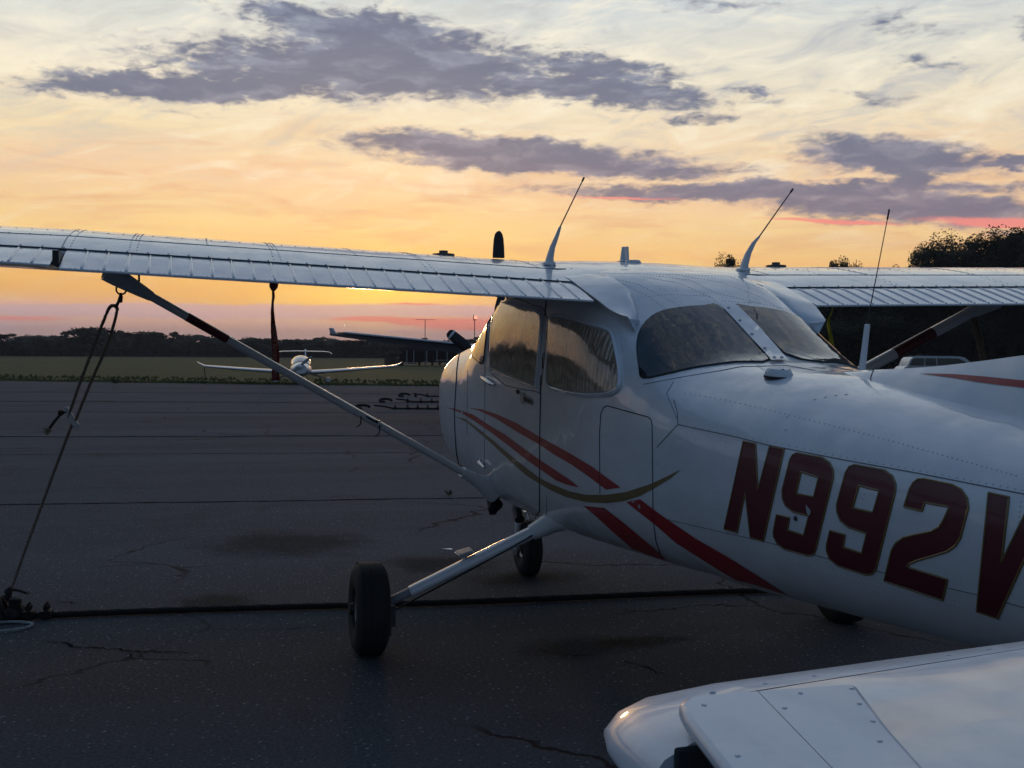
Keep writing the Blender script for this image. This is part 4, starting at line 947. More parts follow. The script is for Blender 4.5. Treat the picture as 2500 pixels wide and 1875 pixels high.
# round antenna on the deck behind the rear window
q = skin(1682, 812, .0); b = MB(); b.lathe([(-.006, .046), (.010, .046), (.024, .036), (.028, .018), (.028, 0)], (q.x, q.y, q.z), (-.1, 0, 1), 28)
ra = b.build('puck_antenna', PLASTIC, PL, label='round white antenna on the deck behind the rear window')
b = MB(); b.lathe([(-.007, .049), (.001, .049), (.001, .0)], (q.x, q.y, q.z), (-.1, 0, 1), 28); b.build('gasket', BLACK, ra)
b = MB()
for a in range(6): b.box((q.x+cos(a)*.034, q.y+sin(a)*.034, q.z+.021), (.007, .007, .004))
b.build('screws', BLACK, ra, kind='stuff')
# tall whip antenna standing on the right of the deck
wb = hit(1860, 800, 1, -.16); wt = hit(1873, 700, 1, -.16); wt2 = hit(1921, 452, 1, -.16)
b = MB(); d_ = wt-wb; b.add([wb+Vector((-.018, -.005, -.03)), wb+Vector((.016, -.005, -.03)), wb+Vector((.016, .005, -.03)), wb+Vector((-.018, .005, -.03)), wt+Vector((-.015, -.004, 0)), wt+Vector((.011, -.004, 0)), wt+Vector((.011, .004, 0)), wt+Vector((-.015, .004, 0))],
    [(0, 1, 2, 3), (4, 5, 6, 7), (0, 1, 5, 4), (1, 2, 6, 5), (2, 3, 7, 6), (3, 0, 4, 7)])
wa = b.build('tall_whip_antenna', PLASTIC, PL, bevel=.003); MB().tube([wt, wt2], [.0022, .0016], 6).build('whip', STEEL, wa); MB().tube([wt2, wt2+(wt2-wt).normalized()*-.035], .0032, 6).build('tip', BLACK, wa)
# ================================================================== dorsal fin, tail
def fin_rows(x):
    zb_ = lerp_tab(FS, x)[0]-.03
    zt_ = lerp_tab([(-5.35, 2.62), (-4.95, 2.60), (-4.55, 2.0), (-4.10, 1.63), (-3.60, 1.535), (-2.72, 1.436), (-2.30, 1.398), (-1.80, 1.376), (-1.74, 1.372)], x)[0]
    w_ = lerp_tab([(-5.35, .006), (-4.8, .045), (-4.0, .055), (-3.0, .060), (-2.3, .075), (-1.9, .07), (-1.74, .01)], x)[0]
    zt_ = max(zt_, zb_+.02); r = []
    n_ = 7
    for k in range(n_): t = k/(n_-1); r.append((x, w_*(1-t)**.9*1.0+.010*sin(t*pi/2)*(1-t)+.006*(1-t)+.0, zb_+(zt_-zb_)*t))
    return r+[(p[0], -p[1], p[2]) for p in r[::-1][1:]]
xs_ = [-5.35+.08*k for k in range(46)]; xs_ = [v for v in xs_ if v < -1.76]+[-1.75]
fnb = MB().grid([fin_rows(v) for v in xs_]); BF = BVHTree.FromPolygons([Vector(p) for p in fnb.v], fnb.f)
FIN = fnb.build('vertical_fin', WHITE, PL, ang=60)
decal('stripe', [(1985, 807), (2060, 808.5), (2130, 814), (2230, 824), (2230, 840), (2130, 828), (2050, 815)], RED, off=.002, bv=BF, parent=FIN, mirror=True, cell=14)
b = MB(); P = [on(x_, y_, .001, BF) for x_, y_ in ((1887, 800), (1882, 812), (1880, 830), (1876, 838), (1868, 838))]; P = [p for p in P if p]
if len(P) > 1: b.tube(P, .0015, 6); b.build('panel_gap', SEAM, FIN)
# stabilizer: only its left tip is in the picture
zS = 1.10
def stab(sg):
    rows = []
    for a, xl, xt in ((.0, -3.95, -4.50), (.3, -3.97, -4.50), (1.0, -4.066, -4.50), (1.4, -4.12, -4.50), (1.605, -4.149, -4.50), (1.608, -4.1495, -4.345), (1.68, -4.168, -4.345), (1.710, -4.186, -4.345), (1.732, -4.215, -4.345), (1.744, -4.255, -4.35)):
        th = .042 if a < 1.65 else .042*sqrt(max(.10, 1-((a-1.65)/.098)**2)); r = []
        q_ = lambda x_: sqrt(max(0, 1-(1-min(1, (xl-x_)/.17))**2))
        for k in range(15): t = k/14; x_ = xl+(xt-xl)*(1-cos(t*pi/2)); r.append((x_, sg*a, zS+th*q_(x_)))
        for k in range(14, -1, -1): t = k/14; x_ = xl+(xt-xl)*(1-cos(t*pi/2)); r.append((x_+1e-4, sg*a, zS-th*.9*q_(x_)))
        rows.append(r)
    return rows
for sg in (1, -1):
    st = MB().grid(stab(sg), True, True).build('stabilizer', TAILW, PL, ang=50, label='left tailplane, its tip filling the bottom right corner' if sg > 0 else 'right tailplane')
    zt_ = zS+.050
    b = MB(); P = []
    for k in range(30):
        a = 1.62-k*.057; xl = -4.168+(1.68-a)*.138; x_ = -4.25+(1.577-a)*.19; tt = math.acos(max(-1, 1-(xl-x_)/(xl+4.5)))/(pi/2)
        P.append((x_, sg*a, zS+.042*sqrt(max(0, 1-(1-min(1, (xl-x_)/.17))**2))+.0004))
        if a < .1: break
    b.tube(P, .0010, 6); b.build('skin_seam', SEAM, st)
    b = MB()
    for i_, p in enumerate(P[::1]): dome(b, (p[0]+.018, p[1]+.02*sg, p[2]-.003), (.3, 0, 1), .0032, .002)
    b.build('screws', RIVET, st, kind='stuff')
    # dark block painting the shade inside the tip fairing's open back
    b = MB(); b.box((-4.347, sg*1.670, zS+.004), (.006, .11, .056)); b.build('tip_hollow_dark', SEAM, st, bevel=.01)
    # elevator, hanging down, its horn raised above the tailplane
    ang_ = radians(3); hx, hz = -4.50, zS+.034
    def E(x_, a, h): dx = x_-hx; return Vector((hx+dx*cos(ang_)-0*h, sg*a, hz+dx*sin(ang_)+h))
    el = MB(); rows = []
    for a in (.10, .6, 1.2, 1.525):
        rows.append([E(-4.49, a, .022), E(-4.6, a, .016), E(-4.86, a, .002), E(-4.86, a, -.002), E(-4.6, a, -.016), E(-4.49, a, -.022)])
    el.grid(rows, True, True); ev = el.build('elevator', WHITE2, PL, ang=30)
    out_ = [(-4.308, 1.541), (-4.304, 1.55), (-4.302, 1.60), (-4.300, 1.67), (-4.303, 1.695), (-4.316, 1.708), (-4.34, 1.714), (-4.44, 1.728), (-4.60, 1.742), (-4.86, 1.75), (-4.86, 1.66), (-4.50, 1.60), (-4.40, 1.572)]
    HH = .012; hb_ = MB(); hb_.prism([E(x_, a, HH) for x_, a in out_], (0, 0, -.014)); hn = hb_.build('elevator_horn', TAILW, PL, ang=30, bevel=.005, label='raised riveted balance horn at the tip of the left elevator' if sg > 0 else 'balance horn of the right elevator')
    b = MB()
    for x_, a in ((-4.325, 1.69), (-4.318, 1.60), (-4.318, 1.552), (-4.35, 1.566), (-4.345, 1.63), (-4.385, 1.577), (-4.42, 1.595), (-4.42, 1.71)): dome(b, E(x_, a, HH), (0, 0, 1), .0026, .0012)
    b.build('rivets', RIVET, hn, kind='stuff'); b = MB(); b.tube([E(-4.304, 1.632, HH), E(-4.45, 1.655, HH), E(-4.8, 1.68, HH)], .0003, 5); b.build('skin_seam', FINE, hn)
# ================================================================== ropes, ribbons, tie-down gear
def rope_mat(name, c1, c2):
    m = mat(name, c1, .85); t = NT(m.node_tree); b = t.n['Principled BSDF']; o = t.new('ShaderNodeTexCoord').outputs['Object']
    n = t.noise(o, 160, 3, .6); t.l.new(t.mix(t.mr(n, .4, .65), c1, c2), b.inputs['Base Color'])
    bn = t.new('ShaderNodeBump'); bn.inputs['Distance'].default_value = .003; t.l.new(n, bn.inputs['Height']); t.l.new(bn.outputs[0], b.inputs['Normal']); return m
ROPE = rope_mat('worn_rope', (.17, .13, .10), (.32, .25, .19)); DROPE = rope_mat('dark_rope', (.02, .019, .018), (.05, .045, .04)); WROPE = rope_mat('white_rope', (.30, .33, .34), (.42, .46, .47))
CHAIN = mat('rusty_dark_iron', (.014, .013, .012), .75, metal=.3, bump=(50, .5))
FRAY = mat('frayed_rope_end', (.30, .24, .17), .9)
dA = depth_of(rc); dB = depth_of(gnd(22, 1328))
def rp(px, py, f=None):
    t = (py-625)/(1310-625) if f is None else f
    return dep(px, py, dA+(dB-dA)*t)
def strands(b, pts, r, tw=3, pitch=.035):
    """a laid rope: strands twisted round each other"""
    P = [Vector(p) for p in pts]; Q = []
    for i in range(len(P)-1):
        n = max(1, int((P[i+1]-P[i]).length/.009))
        for k in range(n): Q.append(P[i].lerp(P[i+1], k/n))
    Q.append(P[-1]); L = 0; fr = None
    rows = [[] for _ in range(tw)]
    for i, q in enumerate(Q):
        t = (Q[min(i+1, len(Q)-1)]-Q[max(i-1, 0)]).normalized()
        if fr is None: fr = t.orthogonal().normalized()
        fr = (fr-t*fr.dot(t)).normalized(); w = t.cross(fr)
        if i: L += (q-Q[i-1]).length
        for s_ in range(tw):
            a = 2*pi*(L/pitch+s_/tw); rows[s_].append(q+(fr*cos(a)+w*sin(a))*r*.5)
    for s_ in range(tw): b.tube(rows[s_], r*.58, 6)
def fray(b, p, d, n=26, L=.035):
    for k in range(n):
        v = (Vector(d).normalized()+Vector((random.gauss(0, .6), random.gauss(0, .6), random.gauss(0, .6)))).normalized()*L*random.uniform(.5, 1)
        b.tube([p, p+v*.6, p+v], [.0022, .0018, .0008], 4)
tr = thing('tie_down_rope', 'worn rope doubled through a tensioner plate from the left strut to the ground', 'rope', rp(20, 1300))
b = MB(); b.tube([rp(262, 634), rp(256, 652), rp(250, 664)], [.008, .007, .009], 8); b.tube([rp(258, 636), rp(263, 640), rp(262, 652), rp(257, 652)], .006, 6); b.build('snap_hook', STEEL, tr)
b = MB(); strands(b, cat_spline([rp(147, 902), rp(170, 835), rp(200, 755), rp(225, 690), rp(235, 667), rp(243, 660), rp(251, 664), rp(252, 676), rp(232, 745), rp(205, 805), rp(180, 865), rp(163, 908)], 5), .0085); b.build('rope_loop', ROPE, tr)
b = MB(); strands(b, [rp(156, 915), rp(120, 1010), rp(85, 1105), rp(50, 1200), rp(25, 1272)], .0085); b.build('rope_fall', ROPE, tr)
b = MB(); strands(b, [rp(146, 888), rp(132, 893), rp(122, 905), rp(106, 926)], .008); kn = rp(131, 892)
b.lathe([(-.012, .0), (-.01, .012), (0, .017), (.01, .012), (.012, 0)], kn, RT, 10); b.build('rope_tail', DROPE, tr)
b = MB(); e = rp(104, 928); b.lathe([(-.012, .0), (-.008, .012), (0, .017), (.01, .014), (.014, 0)], e, UP, 10); fray(b, e, -UP*1-RT*.5, 50, .032); b.build('frayed_end', FRAY, tr)
b = MB(); c1 = rp(143, 885); c2 = rp(164, 920); ax_ = (c2-c1).normalized(); sd_ = FW.cross(ax_).normalized()
poly = [c1-ax_*.012+sd_*.010, c1-ax_*.012-sd_*.014, c2-sd_*.018, c2+ax_*.014-sd_*.010, c2+ax_*.016+sd_*.008, c2+sd_*.014]
b.prism([p-FW*.006 for p in poly], FW*.012); b.build('tensioner_plate', PLASTIC, tr, bevel=.003)
b = MB(); strands(b, cat_spline([rp(25, 1270), rp(15, 1278), rp(20, 1288), rp(8, 1292), rp(18, 1300), rp(2, 1305), rp(10, 1318), rp(-6, 1328)], 5), .015)
strands(b, [rp(22, 1276), rp(14, 1292), rp(6, 1308), rp(-2, 1325)], .016); strands(b, cat_spline([rp(26, 1274), rp(38, 1275), rp(48, 1278), rp(57, 1281)], 4), .0075); b.build('knot', DROPE, tr)
b = MB(); fray(b, rp(58, 1281), RT, 40, .022); b.build('frayed_end', FRAY, tr)
# the ground cables: dark wire rope with clamps at the free end
def cable(p, q, r, label, clamps, loops=True, big=False):
    p = Vector(p); q = Vector(q); p.z = q.z = 0; d = (q-p).normalized(); s_ = Vector((-d.y, d.x, 0)); t = thing('tie_down_cable', label, 'ground cable', p, 'tie-down cables on the ramp' if not big else None)
    b = MB(); pts = []
    n = int((q-p).length/.25)+2
    for k in range(n+1): u = k/n; c = p.lerp(q, u)+s_*.02*sin(u*9)*(0 if not big else 1); pts.append((c.x, c.y, r*.9+.004))
    if big: strands(b, pts, r*1.0, 4, .09)
    else: b.tube(pts, r, 6)
    b.build('wire_rope', CHAIN, t)
    for k, x_ in enumerate(clamps):
        c = p+d*x_; b = MB(); z0 = r*1.8
        b.box((c.x, c.y, z0*.5+.01), (r*3.2, r*3.6, r*2.4), Matrix.Rotation(atan2(d.y, d.x), 3, 'Z'))
        for e_ in (-1, 1):
            cc = c+s_*e_*r*1.1; b.tube([(cc.x, cc.y, 0.002), (cc.x, cc.y, r*5.2)], r*.42, 6); b.tube([(cc.x, cc.y, r*3.0), (cc.x, cc.y, r*4.4)], r*.85, 6)
        b.build('cable_clamp', CHAIN, t, smooth=False)
    if loops:
        b = MB(); c0 = p
        b.tube([(p.x, p.y, r)]+[tuple((p-d*(.05+.20*(1-cos(a)))+s_*.06*sin(a)).to_3d()+Vector((0, 0, .03+.07*abs(sin(a*.5))))) for a in [2*pi*k/18 for k in range(1, 18)]]+[(p.x, p.y, r)], r*.9, 6)
        c1_ = p-d*.75; b.tube([tuple(c1_+d*.17*cos(a)+s_*.10*sin(a)+Vector((0, 0, .06+.04*sin(a)))) for a in [2*pi*k/16 for k in range(13)]], r*1.5, 6, True)
        b.build('cable_eye', CHAIN, t)
    return t
for (x0, y0, x1, y1, cl, lab) in ((818, 884.5, 1040, 885.5, (.05, .3, .5, .7, .9, 1.9), 'nearest of the three clamped cables lying on the ramp left of the white nose'),
                           (860, 869.5, 1040, 870, (-.1, .2, .45, .75, 1.1, 2.5), 'middle of the three clamped cables lying on the ramp left of the white nose'),
                           (893, 857.5, 1040, 858.5, (-.3, 0, .4, .7, 1.0, 2.6), 'farthest of the three clamped cables lying on the ramp left of the white nose')):
    p = gnd(x0+30, y0); q = gnd(x1, y1); cable(p, q, .025, lab, [c*1.25 for c in cl])
cable(gnd(62, 1338), gnd(1720, 1281), .017, 'thick black wire rope lying across the ramp under the foreground airplane', [.0, .09], False, True)
# anchor hardware at the bottom left
an = thing('tie_down_anchor', 'lump of black shackles and clamps at the foot of the tie-down rope', 'anchor', gnd(25, 1340))
b = MB(); c = gnd(33, 1338)
b.lathe([(0, .045), (.02, .05), (.05, .04), (.075, .03), (.09, .033), (.11, .03), (.118, 0)], (c.x, c.y, .001), (0, 0, 1), 14); b.build('bolt', CHAIN, an)
b = MB()
for px, py, s_ in ((12, 1332, .07), (48, 1333, .055), (22, 1342, .06), (2, 1338, .08)):
    g = gnd(px, py); b.lathe([(0, s_*.7), (s_*.3, s_*.9), (s_*.8, s_*.7), (s_*1.1, s_*.3), (s_*1.15, 0)], (g.x, g.y, .001), (.2, .1, 1), 9)
b.build('clamp_block', CHAIN, an, smooth=False)
b = MB(); g = gnd(8, 1345); b.tube([(g.x+cos(a)*.055*1.0, g.y+sin(a)*.02+.0, .075+.06*sin(a)) for a in [2*pi*k/14 for k in range(15)]], .012, 7, False); b.build('shackle', CHAIN, an)
b = MB(); g = gnd(-8, 1359); strands(b, [(g.x+cos(a)*.10, g.y+sin(a)*.15-.02, .012) for a in [2*pi*k/40 for k in range(41)]], .0075)
tag(b.build('rope_coil', WROPE), 'ring of pale rope lying on the asphalt in the bottom left', 'rope')
# ribbons
RIB = mat('red_ribbon_fabric', (.22, .035, .025), .8, bump=(120, .3), var=(20, .3)); YEL = mat('yellow_ribbon', (.70, .66, .05), .7); LET = mat('ribbon_print', (.45, .30, .26), .8)
D1 = depth_of((.76, 1.68, 1.7))
rb = thing('warning_streamer', 'long red warning ribbon hanging from the pitot tube under the left wing', 'ribbon', dep(591, 605, D1))
b = MB(); b.tube([dep(591, 598, D1), dep(592, 607, D1), dep(591, 620, D1), dep(590, 628, D1)], [.022, .024, .022, .010], 10); b.build('pitot_cover', RIB, rb)
prof = [(590, 627, 5, 0), (590, 640, 6, .5), (588, 655, 5, .9), (588, 672, 7, .6), (590, 690, 9, .3), (592, 712, 12, .2), (593, 735, 14, .1), (595, 765, 15, .1), (596, 795, 16, 0), (597, 822, 17, 0)]
PP = cat_spline([(a, b_, c_) for a, b_, c_, _ in prof], 5)
rows = [[dep(p.x-p.z/2*1.0+1.2*sin(p.y*.06), p.y, D1+.012*sin(p.y*.05)), dep(p.x+1.2*sin(p.y*.06), p.y, D1-.01*sin(p.y*.07)), dep(p.x+p.z/2+1.2*sin(p.y*.06), p.y, D1-.014*sin(p.y*.05))] for p in PP]
rbn = MB(); rbn.grid(rows); o = rbn.build('ribbon', RIB, rb); md_ = o.modifiers.new('thick', 'SOLIDIFY'); md_.thickness = .0012
cu = bpy.data.curves.new('words', 'FONT'); cu.body = 'REMOVE BEFORE FLIGHT'; cu.size = .040; cu.extrude = .0004; cu.align_x = 'LEFT'; cu.space_character = 1.15
to = bpy.data.objects.new('words', cu); COL.objects.link(to); bpy.context.view_layer.update()
me = bpy.data.meshes.new_from_object(to.evaluated_get(bpy.context.evaluated_depsgraph_get())); bpy.data.objects.remove(to)
org = dep(591.5, 700, D1-.02); tx = (dep(596, 822, D1)-dep(592, 700, D1)); Lw = tx.length; tx.normalize(); ty = tx.cross(FW).normalized()*1; nrm = -FW
wmax = max(v.co.x for v in me.vertices)
for v in me.vertices: c = v.co.copy(); v.co = org+tx*(c.x*Lw*.94/wmax)-ty*(c.y-.014)*-1*.62+nrm*c.z
to = bpy.data.objects.new('printed_words', me); COL.objects.link(to); me.materials.clear(); me.materials.append(LET); par(to, rb)
D2 = depth_of((.6, -1.2, 1.6))
yb = thing('warning_streamer', 'yellow ribbon hanging under the right wing beside the rear window', 'ribbon', dep(1797, 662, D2))
PP = cat_spline([(1798, 658, 2.5), (1797, 672, 2.5), (1790, 688, 4), (1790, 703, 7), (1793, 720, 8), (1796, 740, 9), (1799, 768, 9)], 5)
o = MB().grid([[dep(p.x-p.z/2, p.y, D2+.01*sin(p.y*.1)), dep(p.x+p.z/2, p.y, D2-.01*sin(p.y*.1))] for p in PP]).build('ribbon', YEL, yb); md_ = o.modifiers.new('thick', 'SOLIDIFY'); md_.thickness = .0012
D3 = depth_of((.42, -2.3, 1.6))
b = MB(); strands(b, cat_spline([dep(2098, 672, D3), dep(2104, 700, D3), dep(2112, 735, D3), dep(2128, 800, D3), dep(2138, 860, D3+.1)], 5), .016)
strands(b, [dep(2098, 672, D3), dep(2112, 700, D3), dep(2120, 735, D3), dep(2130, 800, D3)], .012)
g_ = gnd(2150, 1190); strands(b, [dep(2138, 860, D3+.1), g_], .012)
tag(b.build('tie_down_rope', ROPE), 'pale frayed rope hanging from the right wing strut in front of the dark trees', 'rope')
# cord and clip tied on the left strut
b = MB(); Dq = depth_of((.66, 1.2, 1.08)); 
for (x_, y_) in ((776, 900), (816, 920)):
    b.tube([dep(x_-4, y_-12, Dq-.03), dep(x_+5, y_-8, Dq-.05), dep(x_+3, y_+16, Dq-.05), dep(x_-5, y_+22, Dq-.02)], .004, 6)
b.tube([dep(779, 893, Dq-.04), dep(797, 903, Dq-.04), dep(817, 914, Dq-.04)], .005, 6)
b.build('strap', BLACK, SL); b = MB(); q = dep(820, 917, Dq-.05); b.box(q, (.03, .02, .012), Matrix.Rotation(.5, 3, 'Y')); b.box(q+Vector((.005, 0, .012)), (.012, .012, .02)); b.build('clip', PLASTIC, SL, bevel=.003)
# litter and weeds on the ramp
g = gnd(965, 1187); b = MB(); b.prism([(g.x-.022, g.y-.035, .001), (g.x+.012, g.y-.038, .004), (g.x+.018, g.y+.034, .001), (g.x-.012, g.y+.036, .006)], (0, 0, .002)); tag(b.build('paper_scrap', WHITE2), 'scrap of white paper lying on the asphalt behind the left wheel', 'litter')
WEED = mat('weed', (.05, .07, .02), .8)
for px, py, s_, lab in ((970, 1070, .06, 'small weed growing in the long crack near the left strut foot'), (250, 829, .30, 'dark weed tuft at the grass edge left of the small far airplane'), ):
    g = gnd(px, py); b = MB()
    for k in range(60):
        a = random.uniform(0, 6.3); r_ = s_*random.uniform(.2, 1); h_ = s_*random.uniform(.3, 1.1)
        b.add([(g.x, g.y, 0), (g.x+cos(a)*r_*.5+.01, g.y+sin(a)*r_*.5, h_*.7), (g.x+cos(a)*r_, g.y+sin(a)*r_, h_)], [(0, 1, 2)])
    tag(b.build('weed', WEED, smooth=False), lab, 'plant')
# ================================================================== small far airplane facing the camera
FWH = paint('far_airplane_white', (.70, .71, .73), rough=.3)
def frame_at(px, py, z=0, d=None):
    g = gnd(px, py, z) if d is None else CAM+ray(px, py)*d
    v = Vector((CAM.x-g.x, CAM.y-g.y, 0)).normalized(); return g, v
gA, v = frame_at(648, 829.5); fx = v.copy(); fy = Vector((-fx.y, fx.x, 0)); D_ = depth_of(gA); u1 = D_*K/FPX     # metres per photo unit there
fy = -fy                                                                                                         # fy to the picture's right
A1 = thing('airplane', 'small white low wing airplane facing the camera on the far edge of the ramp', 'airplane', (gA.x, gA.y, 0))
def L(r, u, f): return Vector((gA.x, gA.y, 0))+fy*r*u1+Vector((0, 0, u*u1))+fx*f     # right and up in photo units, forward in metres
b = MB(); rows = []
for f_, cx, cz, w_, h_ in ((-4.6, -9, 50, 2, 3), (-3.2, -6, 44, 6, 7), (-1.6, -3, 38, 16, 15), (-.4, -2, 34, 23, 17), (.4, -2, 33, 23, 16), (1.0, -2, 33, 22, 15.5), (1.6, -1, 33, 20, 14), (1.95, -1, 34, 13, 10)):
    rows.append([L(cx+w_*cos(2*pi*j/24)*(1-.08*sin(2*pi*j/24)), cz+h_*sin(2*pi*j/24), f_) for j in range(24)])
b.grid(rows, True, True); b.build('fuselage', FWH, A1)
b = MB(); rows = []
for f_, cx, cz, w_, h_ in ((-2.3, -4, 43, 9, 11), (-1.2, -3, 43, 19, 17), (-.2, -2, 43, 22, 18), (.5, -2, 42, 21, 14), (.95, -2, 40, 18, 8)):
    rows.append([L(cx+w_*cos(2*pi*j/24), cz+h_*sin(2*pi*j/24)+1, f_+.03) for j in range(24)])
b.grid(rows, True, True); b.build('canopy', mat('canopy_glass', (.10, .12, .15), .12, coat=1), A1)
for s_ in (-1, 1):
    b = MB(); rows = []
    for k, (r_, u_, c_, th) in enumerate(((18, 25, .62, 5.2), (60, 27.5, .6, 4.4), (120, 31.5, .52, 3.8), (180, 36, .42, 3.0), (202, 37.8, .36, 2.6), (214, 44 if s_ > 0 else 44, .22, 1.6), (217, 47, .1, .6))):
        if s_ < 0: u_ += 2*r_/217
        rows.append([L(s_*r_-3, u_+th*sin(2*pi*j/14), .0+c_*cos(2*pi*j/14)) for j in range(14)])
    b.grid(rows, True, True); b.build('wing', FWH, A1)
b = MB(); rows = []
for r_, u_, c_ in ((-78, 64.5, .1), (-70, 69, .3), (-60, 70, .34), (0, 71, .4), (38, 70, .34), (46, 68.6, .3), (53, 64, .1)): rows.append([L(r_+3, u_+1.6*sin(2*pi*j/10), -4.7+c_*cos(2*pi*j/10)) for j in range(10)])
b.grid(rows, True, True); tp = b.build('tailplane', FWH, A1)
b = MB(); b.prism([L(-14, 66, -4.2), L(-14, 76, -4.6), L(-14, 76, -5.1), L(-14, 48, -5.1), L(-14, 48, -3.6)], fy*u1*3); b.build('fin', FWH, A1)
for s_ in (-1, 1):
    for (r_, u_) in ((-13, 40) if s_ < 0 else (11, 40),): b = MB(); b.lathe([(0, 3.6*u1), (.03, 3.4*u1), (.031, 0)], L(r_, 38, 1.66), fx, 16); b.build('air_intake', BLACK, A1)
b = MB(); b.lathe([(0, 6.5*u1), (.05, 6.2*u1), (.22, 3.8*u1), (.3, 0)], L(1, 39, 1.90), fx, 18); sp = b.build('spinner', FWH, A1)
for a_, c_ in ((141, FWH), (-39, BLACK)):
    d_ = fy*cos(radians(a_))+Vector((0, 0, sin(radians(a_)))); cc = L(1, 40, 2.02); n_ = d_.cross(fx)
    b = MB(); b.grid([[cc+d_*t*u1*33+n_*w_*u1*cos(2*pi*j/8)+fx*.02*sin(2*pi*j/8) for j in range(8)] for t, w_ in ((.05, 1.5), (.3, 3), (.6, 3.4), (.9, 2.4), (1, .8))], True, True); b.build('propeller_blade', GREYP, sp)
for r_ in (-60, 51):
    b = MB(); b.lathe([(-.06, 3.5*u1), (-.055, 6*u1), (0, 6.6*u1), (.055, 6*u1), (.06, 3.5*u1)], L(r_, 6.6, 0), fy, 20); wv2 = b.build('main_wheel', RUBBER, A1)
    b = MB(); rows = [[L(r_+6.0*w_*cos(2*pi*j/12), 9.3+6.2*w_*sin(2*pi*j/12)*.9, f_) for j in range(12)] for f_, w_ in ((-.45, .2), (-.2, .8), (.05, 1), (.16, .98), (.17, .8))]; b.grid(rows, True, True); b.build('wheel_fairing', FWH, wv2)
    s_ = 1 if r_ > 0 else -1; b = MB(); b.tube([L(r_-s_*3, 12, 0), L(s_*16, 24, 0)], .035, 8); b.build('gear_leg', FWH, wv2)
b = MB(); b.lathe([(-.05, 2*u1), (-.045, 4.4*u1), (0, 4.9*u1), (.045, 4.4*u1), (.05, 2*u1)], L(2, 5, 1.5), fy, 18); nn_ = b.build('nose_wheel', RUBBER, A1); b = MB(); b.tube([L(2, 8, 1.5), L(1, 24, 1.3)], .03, 8); b.build('nose_leg', FWH, nn_)
b = MB(); b.tube([L(79, 30, .3), L(79, 21, .3)], .012, 6); b.build('pitot_mast', FWH, A1)
b = MB(); strands(b, [L(200, 36, 0), L(198, 20, .05), L(196, 8, .1), L(199, -5, .2)], .02); tag(b.build('tie_down_rope', DROPE), 'dark rope dropping from the right wingtip of the small far airplane', 'rope')
# ================================================================== big turboprop behind the nose, only its wing shows
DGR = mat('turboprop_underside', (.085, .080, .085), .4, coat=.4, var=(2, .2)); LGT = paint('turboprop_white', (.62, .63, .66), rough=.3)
D0 = 24.0
def W_(px, py, d): return CAM+ray(px, py)*d
gB = W_(1080, 770, D0); A2 = thing('airplane', 'larger turboprop airplane hidden behind the white nose except for its long upturned wing', 'airplane', (gB.x, gB.y, 0))
tipw = W_(728, 722, D0+1.5); rootw = W_(1080, 763, D0-1.0); rows = []
for t in range(13):
    q = rootw.lerp(tipw, t/12); c_ = 1.75-.85*t/12; th = .17-.10*t/12; ch = Vector((.96, .28, .0)); r_ = []
    for j in range(18):
        a = 2*pi*j/18; r_.append(q+ch*cos(a)*c_/2+Vector((0, 0, 1))*sin(a)*th*(1-.5*cos(a)*-1)*.5)
    rows.append(r_)
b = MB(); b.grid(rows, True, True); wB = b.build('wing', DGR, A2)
b = MB(); b.tube([rootw.lerp(tipw, t/12)-ch*(1.75-.85*t/12)*.49+Vector((0, 0, .07-.035*t/12)) for t in range(13)], .022, 8); b.build('sky_lit_edge', LGT, wB)  # pale tube added along the wing to paint its sky-lit edge
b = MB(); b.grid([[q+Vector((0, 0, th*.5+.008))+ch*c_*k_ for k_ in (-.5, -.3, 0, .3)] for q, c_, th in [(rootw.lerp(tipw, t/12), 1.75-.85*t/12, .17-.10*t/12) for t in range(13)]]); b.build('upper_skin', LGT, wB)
rows = []
for (px, py, c_) in ((728, 722.5, .9), (722, 721.5, .8), (719.5, 719, .7), (717.5, 714, .55), (715.5, 708.5, .4)): 
    q = W_(px, py, D0+1.5); rows.append([q+ch*cos(2*pi*j/12)*c_*.20+RT*sin(2*pi*j/12)*.045+Vector((0, 0, 0)) for j in range(12)])
b = MB(); b.grid(rows, True, True); b.build('winglet', LGT, wB)
b = MB(); rows = []; c0 = Vector((gB.x, gB.y, 1.55)); ax_ = Vector((-.96, -.28, 0)); ax_ = Vector((-.35, .94, 0)).normalized()*-1
ax_ = Vector((FW.x, FW.y, 0)).normalized()
for f_, r_, z_ in ((4.6, .1, 1.1), (4.2, .45, 1.05), (3.2, .50, .95), (1.5, .58, .90), (0, .62, .90), (-2, .58, .95), (-4.5, .25, 1.15), (-5.6, .08, 1.25)):
    cc = Vector((gB.x, gB.y, z_))+ax_*f_*.9; sd_ = ax_.cross(Vector((0, 0, 1)))
    rows.append([cc+sd_*cos(2*pi*j/20)*r_*.8+Vector((0, 0, sin(2*pi*j/20)*r_*.75)) for j in range(20)])
b.grid(rows, True, True); b.build('fuselage', LGT, A2)
hubB = W_(1030, 768, D0-2)
spB = MB().lathe([(-.1, .2), (.1, .17), (.3, .08), (.36, 0)], hubB, -FW, 18).build('spinner', BLACK, A2)
MB().grid([[hubB+FW*.2+Vector((0, 0, -.05))+FW*f_+RT*cos(2*pi*j/16)*r_+Vector((0, 0, sin(2*pi*j/16)*r_)) for j in range(16)] for f_, r_ in ((0, .2), (.3, .32), (1.6, .36), (2.6, .2))], True, True).build('engine_cowling', LGT, A2)
tpB = W_(968, 717, D0-2); dB_ = (tpB-hubB); LB = dB_.length; dB_.normalize(); nB = dB_.cross(FW).normalized()
